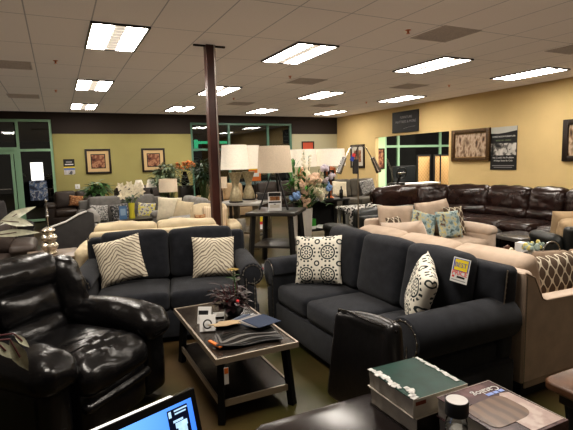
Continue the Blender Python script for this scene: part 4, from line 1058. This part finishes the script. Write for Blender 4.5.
# black console with copper lamps
bc = thing('console_table', 'black console table crowded with copper lamps and boxes', 'table', (4.60, 7.84, 0))
MB().box((0, 0, .80), (1.0, .55, .04), .004).done('tabletop', M['black'], bc); MB().box((0, 0, .25), (.9, .48, .03)).done('shelf', M['black'], bc, smooth=False)
MB().box((0, .20, .52), (.86, .03, .50)).done('back_panel', M['black'], bc, smooth=False)
for sx in (-1, 1):
    for sy in (-1, 1): MB().box((sx*.44, sy*.21, .39), (.085, .085, .78)).done('leg', M['black'], bc, smooth=False)
cop = [(.07, 0), (.08, .02), (.03, .05), (.03, .30), (.07, .38), (.115, .44), (.125, .52), (.11, .60), (.05, .63), (.02, .64)]
lamp('copper based lamp with cream shade beside the flower arrangement', (4.24, 7.86, .82), cop, M['copper'], .265, .25, .64, .97, M['shade'], 'copper lamps')
lamp('copper based lamp with cream shade nearest the pale corner wall', (4.82, 7.84, .82), cop, M['copper'], .31, .29, .64, .97, M['shade'], 'copper lamps')
t = tag(MB().lathe([(.03, 0), (.035, .02), (.035, .16), (.014, .19), (.014, .24), (.0, .24)], n=12, cap=False).done('black_bottle', M['blackgloss'], loc=(4.95, 7.64, .821)), 'slim black bottle at the console table end', 'bottle')
t = thing('candle_stand', 'black metal candle stand with square arms on the console table', 'candle stand', (4.66, 7.62, .821))
MB().box((0, 0, .012), (.14, .10, .022)).done('base', M['black'], t, smooth=False); MB().box((0, 0, .34), (.03, .03, .64)).done('post', M['black'], t, smooth=False)
q = MB().box((0, 0, .55), (.20, .03, .03)).box((-.09, 0, .48), (.03, .03, .14)).box((.09, 0, .45), (.05, .03, .20)).done('crossbar', M['black'], t, smooth=False)
t = thing('green_box', 'bright green box on the console table lower shelf', 'box', (4.32, 7.72, .266)); MB().box((0, 0, .10), (.14, .10, .20), .004).done('carton', mat('box_green', (.06, .36, .05), .5), t, smooth=False); MB().box((0, -.051, .03), (.13, .003, .06)).done('label_band', M['white'], t, smooth=False)
mg = tag(MB().box((0, 0, .008), (.30, .22, .014)).done('magazine', M['white'], loc=(4.58, 7.78, .266), rot=(0, 0, .4), smooth=False), 'white magazine lying flat on the console shelf, bottom one', 'magazine', 'magazines on the console shelf')
dup(mg, (4.60, 7.80, .282), 48, 'white magazine lying skewed on top of the other, console shelf')
# flower arrangement in tall white vase
fa = thing('flower_arrangement', 'tall mixed silk flower arrangement in a white vase, blue and cream blooms', 'flowers', (3.84, 7.02, 0))
MB().lathe([(.06, 0), (.065, .02), (.075, .3), (.095, .66), (.10, .76), (.092, .76), (.08, .7), (.0, .7)], n=20, cap=False).done('vase', M['vasewhite'], fa)
rnd = random.Random(12); lf = MB(); stems = MB(); cols_ = {k: MB() for k in ('petalwhite', 'petalpeach', 'petalblue', 'petallilac')}
def bloom(mb, c, r, n=9):
    for q in range(n):
        d = Vector((rnd.gauss(0, 1), rnd.gauss(0, 1), rnd.gauss(0, 1))).normalized(); mb.ball(Vector(c)+d*r*.62, r*.48, 6, 4)
def to(px, pz, dy=0): return (px-3.84, dy, pz)
for (X_, Z_, r, m_) in ((3.60, 1.00, .09, 'petalblue'), (3.57, .96, .08, 'petalblue'), (4.22, 1.10, .075, 'petalblue'), (4.26, 1.16, .06, 'petalblue'), (3.92, 1.22, .085, 'petalpeach'), (4.00, 1.27, .085, 'petalpeach'), (3.84, 1.26, .07, 'petalpeach'),
                        (4.06, 1.02, .08, 'petalwhite'), (4.16, 1.0, .075, 'petalwhite'), (4.10, .93, .07, 'petalwhite'), (3.96, 1.06, .06, 'petalwhite'), (3.72, 1.18, .07, 'petalpeach'), (4.10, 1.43, .06, 'petallilac'), (4.18, 1.44, .05, 'petallilac'), (4.22, 1.22, .06, 'petallilac'), (4.25, 1.30, .05, 'petallilac')):
    bloom(cols_[m_], to(X_, Z_, rnd.uniform(-.18, .0)), r*(.85 if m_ == 'petalblue' else 1.25)); stems.tube([(0, 0, .7), to(X_, Z_, 0)], .006, 5)
for (xt, zt2, m_, n_) in ((3.80, 1.74, 'petalwhite', 15), (3.90, 1.66, 'petalwhite', 12), (3.74, 1.45, 'petalpeach', 12), (3.70, 1.36, 'petalpeach', 10)):   # delphinium spires
    stems.tube([(0, 0, .7), to(xt, zt2)], .006, 5)
    for q in range(n_):
        k = q/(n_-1); bz = zt2-.62*(1-k); bx = 3.84+(xt-3.84)*(bz-.7)/(zt2-.7)
        cols_[m_].ball(to(bx+rnd.uniform(-.06, .06)*(1.1-k), bz, rnd.uniform(-.06, .05)), .050*(1.15-k*.7), 6, 4)
for k in range(150):
    a = rnd.uniform(0, 6.28); rr = rnd.uniform(.05, .36); zz_ = rnd.uniform(.76, 1.34); 
    lf.leaf((cos(a)*rr, sin(a)*rr*.6, zz_), (cos(a), sin(a)*.6, rnd.uniform(-.3, .9)), rnd.uniform(.10, .2), rnd.uniform(.03, .06))
for k in range(26): x_ = rnd.uniform(3.54, 3.66); lf.leaf(to(x_, rnd.uniform(1.05, 1.5), rnd.uniform(-.1, .1)), (rnd.uniform(-.4, .4), rnd.uniform(-.3, .3), 1), .16, .05)
lf.done('foliage', mat('leaf_fresh', (.07, .20, .04), .5, var=.6, vs=18), fa, angle=80); stems.done('stem', M['stemgreen'], fa)
for k, v in cols_.items(): v.done(k.replace('petal', '')+'_blossoms', M[k], fa)
t = tag(MB().lathe([(.07, 0), (.08, .3), (.10, .72), (.095, .72), (.08, .4), (.0, .05)], n=20, cap=False).done('floor_vase', M['vasewhite'], loc=(3.66, 7.22, 0)), 'empty white floor vase just behind the near-black end table', 'vase')
# two-armed floor lamp
al = thing('floor_lamp', 'slim two-armed silver floor lamp rising beside the beige loveseat', 'floor lamp', (3.22, 4.60, 0))
MB().lathe([(.14, 0), (.14, .018), (.02, .03)], n=24).done('base', M['silver'], al)
MB().cone((0, 0, .02), (0, 0, 1.755), .0105, .009, 10).done('pole', mat('pole_bronze', (.30, .26, .21), .35, .9), al)
for s, (hx, hz) in ((-1, (-.235, 1.47)), (1, (.265, 1.46))):
    ar = MB().tube([(s*.0, 0, 1.74), (s*.055, 0, 1.74), (s*.12, 0, 1.715), (hx*.85, 0, hz+.10)], .006, 8).done('arm', M['silver'], al)
    d = Vector((hx*.4, 0, -.19)).normalized()
    MB().cone(Vector((hx*.80, 0, hz+.14)), Vector((hx*.80, 0, hz+.14))+d*.20, .026, .036, 16).done('lamp_head', M['silver'], ar)
ht = thing('hanging_pouch', 'dark pouch and colored tags hanging from the floor lamp pole', 'tags', (3.16, 4.565, 1.50))
MB().soft((0, 0, .0), (.075, .03, .17), .012, n=4).done('pouch', M['darkgrey'], ht); MB().box((-.05, -.01, .10), (.05, .012, .07), .004, R=Ry(25)).done('blue_tag', M['blueink'], ht); MB().box((-.035, -.02, .135), (.04, .008, .04), R=Ry(20)).done('red_tag', M['red'], ht); MB().tube([(0, 0, .08), (.02, 0, .2), (.05, 0, .24)], .004, 5).done('cord', M['black'], ht)
# spotted cloth bench behind the lamp
t = thing('bench', 'glass-legged bench under a black and white spotted cloth', 'bench', (4.45, 6.35, 0))
MB().box((0, 0, .79), (.70, .32, .05), .01).done('seat', M['spots'], t)
q = MB()
for k in range(9): q.ball((-.34+.085*k, -.16, .765), .05, 8, 6, (1, .35, 1))
q.done('scalloped_edge', M['spots'], t)
for sx in (-1, 1):
    for sy in (-1, 1): MB().cone((sx*.30, sy*.11, .765), (sx*.30, sy*.11, 0), .03, .03, 12).done('leg', mat('smoky_acrylic', (.20, .20, .18), .15), t)
# ------------------------------------------------------------------ greenery and small lamps along the olive wall
def bush(name, label, cat, loc, pot, mleaf, n, R_, h, L_, w, seed, z0=0., group=None, mpot=None, spread=1.):
    t = thing(name, label, cat, loc, 0, group); MB().lathe(pot, n=20).done('pot', mpot or M['potblack'], t)
    rnd = random.Random(seed); b = MB(); s_ = MB(); zt_ = pot[-1][1]-.02
    for k in range(n):
        a = rnd.uniform(0, 6.28); e = rnd.uniform(.1, 1.5); rr = rnd.uniform(.45, 1)
        p = Vector((cos(a)*cos(e)*R_*rr*spread, sin(a)*cos(e)*R_*rr, zt_+z0+h*sin(e)*rr))
        if k % 4 == 0: s_.tube([(0, 0, zt_), p*.5+Vector((0, 0, zt_*.5)), p], .006, 5)
        b.leaf(p, (cos(a), sin(a), rnd.uniform(-.5, .6)), L_*rnd.uniform(.7, 1.2), w*rnd.uniform(.7, 1.2), curl=.3)
    b.done('foliage', mleaf, t, angle=80); s_.done('stem', M['stemgreen'], t); return t
pot_s = [(.10, 0), (.14, .02), (.16, .2), (.15, .2), (.13, .17)]
t = thing('plant_stand', 'dark stand behind the grey sofa holding the bushy plant', 'stand', (.78, 11.1, 0))
MB().box((0, 0, .78), (.5, .4, .04)).done('tabletop', M['espresso'], t, smooth=False)
for sx in (-1, 1):
    for sy in (-1, 1): MB().box((sx*.2, sy*.15, .38), (.05, .05, .76)).done('leg', M['espresso'], t, smooth=False)
bush('potted_plant', 'bushy dark green plant peeking over the grey sofa back', 'plant', (.78, 11.1, .802), pot_s, M['leafgreen'], 130, .27, .28, .2, .09, 4)
# lilies in yellow vase on a small table
t = thing('side_table', 'small dark table in front of the grey sofa holding the lily vase', 'side table', (1.20, 8.75, 0))
MB().box((0, 0, .60), (.56, .5, .04)).done('tabletop', M['espresso'], t, smooth=False)
for sx in (-1, 1):
    for sy in (-1, 1): MB().box((sx*.24, sy*.2, .29), (.05, .05, .58)).done('leg', M['espresso'], t, smooth=False)
t = thing('lily_vase', 'white lilies in a slim yellow vase before the grey sofa', 'flowers', (1.16, 8.72, .621))
MB().lathe([(.05, 0), (.055, .02), (.045, .12), (.06, .28), (.055, .28), (.04, .2), (.0, .05)], n=16, cap=False).done('vase', M['vaseyellow'], t)
rnd = random.Random(2); lf = MB(); pt = MB(); sm = MB()
for (x, z) in ((-.17, .58), (-.10, .50), (-.15, .42), (-.02, .60), (.06, .52), (.14, .58), (.17, .48), (.10, .44), (-.04, .46)):
    sm.tube([(0, 0, .15), (x*.5, 0, .35), (x, -.03, z)], .005, 5)
    for q in range(6):
        a = q*1.047; pt.leaf((x, -.03, z), (cos(a), -.35, sin(a)), .085, .055, (0, -1, .2), curl=.25)
for k in range(26):
    a = rnd.uniform(0, 6.28); lf.leaf((cos(a)*.04, sin(a)*.04, rnd.uniform(.24, .42)), (cos(a), sin(a), rnd.uniform(.2, 1.2)), .16, .04)
pt.done('lily_petals', M['petalwhite'], t, angle=80); lf.done('foliage', M['leafgreen'], t, angle=80); sm.done('stem', M['stemgreen'], t)
t = thing('sign_card', 'blue product card standing beside the lily vase', 'card', (1.0, 8.66, .621), 0); MB().box((0, 0, .12), (.13, .01, .24)).done('sheet', mat('card_blue', (.10, .20, .36), .5), t, smooth=False); MB().box((0, -.006, .13), (.09, .003, .12)).done('photo', mat('card_pale', (.30, .42, .55), .5), t, smooth=False); MB().box((0, .04, .08), (.03, .08, .008)).done('stand', M['black'], t, smooth=False)
# two small lamps on a dresser
t = thing('console_table', 'low dark console behind the grey sofa carrying two small lamps', 'table', (2.02, 12.15, 0))
MB().box((0, 0, .70), (1.1, .42, .05)).done('tabletop', M['espresso'], t, smooth=False); MB().box((0, 0, .34), (1.0, .38, .66)).done('cabinet', M['espresso'], t, smooth=False)
for x, l in ((1.84, 'small lamp with flared cream shade, nearer the grey sofa middle'), (2.14, 'small lamp with flared cream shade, next to the tall foliage')):
    lamp(l, (x-.02, 12.1, .726), [(.07, 0), (.04, .03), (.03, .12), (.045, .18), (.02, .24)], M['espresso'], .135, .075, .27, .47, M['shade'], 'small flared lamps')
# box planter lamp and tall foliage
t = thing('side_table', 'dark side table with red-brown clutter beneath the square shade', 'side table', (2.10, 10.75, 0))
MB().box((0, 0, .66), (.62, .5, .05)).done('tabletop', M['espresso'], t, smooth=False); MB().box((0, 0, .32), (.56, .44, .62)).done('cabinet', M['espresso'], t, smooth=False)
lamp('lamp with broad tan drum shade in front of tall foliage', (2.26, 10.75, .686), [(.09, 0), (.05, .03), (.03, .10), (.03, .2)], M['espresso'], .21, .205, .255, .55, M['shadetan'], None)
t = thing('pine_cone_bowl', 'bowl of red-brown cones beside the broad tan shaded lamp', 'bowl', (1.90, 10.62, .686)); MB().lathe([(.05, 0), (.11, .03), (.13, .06), (.0, .03)], n=16, cap=False).done('bowl', M['espresso'], t)
q = MB(); rnd = random.Random(9)
for k in range(22): q.ball((rnd.uniform(-.09, .09), rnd.uniform(-.09, .09), .06+rnd.uniform(0, .05)), .03, 6, 4)
q.done('cones', mat('cone_brown', (.11, .035, .022), .6), t)
bush('potted_tree', 'tall sage green leafy plant in front of the second russet print', 'plant', (2.42, 11.7, 0), [(.16, 0), (.2, .03), (.22, .4), (.2, .4), (.18, .36)], M['leafsage'], 330, .40, .55, .17, .075, 6, z0=.70)
t = thing('flower_vase', 'orange flowers in a tall black vase against the olive wall', 'flowers', (3.12, 12.6, 0))
MB().box((0, 0, .49), (.36, .36, .98), .01).done('pedestal', M['espresso'], t)
MB().lathe([(.09, .98), (.12, 1.05), (.08, 1.2), (.05, 1.34), (.06, 1.36)], n=16).done('vase', M['blackgloss'], t)
rnd = random.Random(21); q = MB(); lf = MB()
for k in range(16): bloom(q, (rnd.uniform(-.26, .26), rnd.uniform(-.1, .1), 1.50+rnd.uniform(-.06, .12)), .06, 6)
for k in range(60): a = rnd.uniform(0, 6.28); lf.leaf((cos(a)*.15, sin(a)*.1, 1.40+rnd.uniform(-.05, .2)), (cos(a), sin(a), rnd.uniform(-.3, .6)), .2, .05)
q.done('orange_blossoms', M['petalorange'], t); lf.done('foliage', M['leafdeep'], t, angle=80)
bush('potted_tree', 'dark leafy floor plant between the orange flowers and the column', 'plant', (3.42, 11.9, 0), [(.16, 0), (.2, .03), (.22, .4), (.2, .4), (.18, .36)], M['leafdeep'], 230, .42, .75, .26, .05, 16, z0=.62)
# silver leafed plants reaching in from the side
def spray(label, loc, blades, h):
    """blades: (world base, world tip, width) - each blade on its own arching stem"""
    t = thing('leafy_plant', label, 'plant', loc); MB().lathe([(.12, 0), (.15, .02), (.17, .30), (.16, .30), (.14, .27)], n=18).done('pot', M['potblack'], t)
    s_ = MB(); b = MB(); L0 = Vector(loc)
    for p, q, w in blades:
        p = Vector(p)-L0; q = Vector(q)-L0; s_.tube([(0, 0, .26), p*.45+Vector((0, 0, h)), p, p+(q-p)*.55], .006, 6, .0035)
        b.leaf(p, q-p, (q-p).length, w, (-.2, -.62, .75), curl=.12)
    s_.done('stem', M['stem'], t); b.done('foliage', M['leafsilver'], t, angle=80); return t
spray('silver leafed potted plant beside the taupe recliner, broad blades crossing it', (-1.15, 4.9, 0),
      [((-.54, 4.95, 1.06), (-.22, 4.98, 1.25), .12), ((-.50, 4.88, 1.12), (-.23, 4.9, 1.075), .13), ((-.60, 4.85, .99), (-.19, 4.85, 1.02), .10), ((-.9, 4.9, 1.2), (-.8, 4.8, 1.5), .08), ((-1.3, 5.0, 1.1), (-1.5, 5.1, 1.4), .08)], .7)
spray('silver leafed plant drooping over the near arm of the black recliner', (-.75, 2.25, 0),
      [((-.245, 2.33, .84), (-.185, 2.33, .672), .062), ((-.30, 2.35, .835), (-.235, 2.33, .745), .05), ((-.235, 2.40, .84), (-.175, 2.38, .77), .03), ((-.5, 2.1, 1.0), (-.4, 2.0, 1.2), .06), ((-.9, 2.3, 1.0), (-1.1, 2.3, 1.2), .06)], .5)
# ------------------------------------------------------------------ beyond the opening
def screen(label, x, w_, rz, y=12.9):
    t = thing('folding_screen', label, 'screen', (x, y, 0), rz, 'woven folding screen leaves'); b = MB()
    for s_ in (-1, 1): b.box((s_*(w_/2-.025), 0, .83), (.05, .04, 1.66))
    for z in (.03, 1.635): b.box((0, 0, z), (w_-.1, .04, .05))
    b.done('frame', M['black'], t, smooth=False)
    MB().box((0, 0, .83), (w_-.1, .012, 1.56)).done('woven_panel', M['woven'], t, smooth=False); return t
M['woven'] = mat('woven_cane', (.52, .33, .14), .8, col2=(.36, .21, .08), fn=lambda x, y, z, v, nt: (((x*46.).sin()*(z*46.).sin()) > .1), emit=.07)  # small glow put into the cane to brighten the screens
screen('woven cane screen leaf beside the dark television through the opening', 11.90, .64, 0); screen('narrow turned woven cane screen leaf in the middle of the three', 12.40, .34, 0, 12.75); screen('woven cane screen leaf nearest the gilded painting', 12.95, .68, 0)
t = thing('television', 'dark flat television on a stand behind the opening', 'television', (10.85, 12.75, 0), -6)
MB().box((0, 0, 1.0), (.95, .05, .58), .006).done('bezel', M['black'], t); MB().box((0, -.027, 1.0), (.9, .003, .53)).done('display', mat('tv_glass', (.02, .023, .024), .15), t, smooth=False)
MB().box((0, .05, .35), (1.0, .4, .68), .006).done('stand', M['espresso'], t)
t = thing('counter', 'pale topped counter in front of the television through the opening', 'counter', (10.55, 11.7, 0), 0)
MB().box((0, 0, .72), (1.5, .5, .05), .006).done('countertop', M['white'], t); MB().box((0, 0, .35), (1.4, .42, .69)).done('cabinet', M['darkgrey'], t, smooth=False)
t = thing('steering_wheel', 'black steering wheel of a racing game seat by the opening', 'steering wheel', (9.15, 10.85, 0), -10)
q = MB(); q.tube([(.16*cos(a*.2618), .03*sin(a*.2618)*-1, 1.12+.16*sin(a*.2618)) for a in range(25)], .02, 8); q.done('rim', M['black'], t)
MB().box((0, .0, 1.12), (.28, .03, .05), .01).done('spoke', M['silver'], t); MB().bar((0, .02, 1.10), (.0, .25, .8), .05).done('column', M['black'], t); MB().box((0, .26, .42), (.4, .3, .82), .02).done('pedestal', M['black'], t)
MB().tube([(-.20, .1, .9), (-.28, .12, 1.25), (-.40, .14, 1.55)], .022, 8).done('silver_bar', M['silver'], t)
# ------------------------------------------------------------------ camera and light
cam = bpy.data.cameras.new('camera'); co = bpy.data.objects.new('camera', cam); COL.objects.link(co)
cam.sensor_width = 36.; cam.lens = 463./573.*36.; cam.clip_start = .05; cam.clip_end = 100
yaw, pit, rol = radians(26.115), radians(6.789), radians(-1.489)
f = Vector((sin(yaw)*cos(pit), cos(yaw)*cos(pit), -sin(pit))); r = Vector((cos(yaw), -sin(yaw), 0)); u = r.cross(f)
r, u = r*cos(rol)+u*sin(rol), -r*sin(rol)+u*cos(rol)
co.matrix_world = Matrix(((r.x, u.x, -f.x, 0), (r.y, u.y, -f.y, 0), (r.z, u.z, -f.z, H), (0, 0, 0, 1)))
scene.camera = co
w = bpy.data.worlds.new('world'); scene.world = w; w.use_nodes = True
w.node_tree.nodes['Background'].inputs[0].default_value = (1., .86, .72, 1); w.node_tree.nodes['Background'].inputs[1].default_value = .10
def area(x, y, z, sx, sy, e, col=(1, .92, .82)):
    l = bpy.data.lights.new('showroom_lamp', 'AREA'); l.shape = 'RECTANGLE'; l.size = sx; l.size_y = sy; l.energy = e; l.color = col
    o = bpy.data.objects.new('showroom_lamp', l); COL.objects.link(o); o.location = (x, y, z); return o
for x in (.74, 3.2, 5.7): area(x, 2.35, CEIL-.03, .55, 1.15, 42)
for x in (-1.7,): area(x, 6., CEIL-.03, .55, 1.15, 42)
for x in (10.8, 13.4): area(x, 12.0, CEIL-.03, .55, 1.15, 150)
scene.view_settings.view_transform = 'Standard'
scene.view_settings.look = 'Medium High Contrast'
scene.view_settings.exposure = .35
scene.view_settings.gamma = 1.
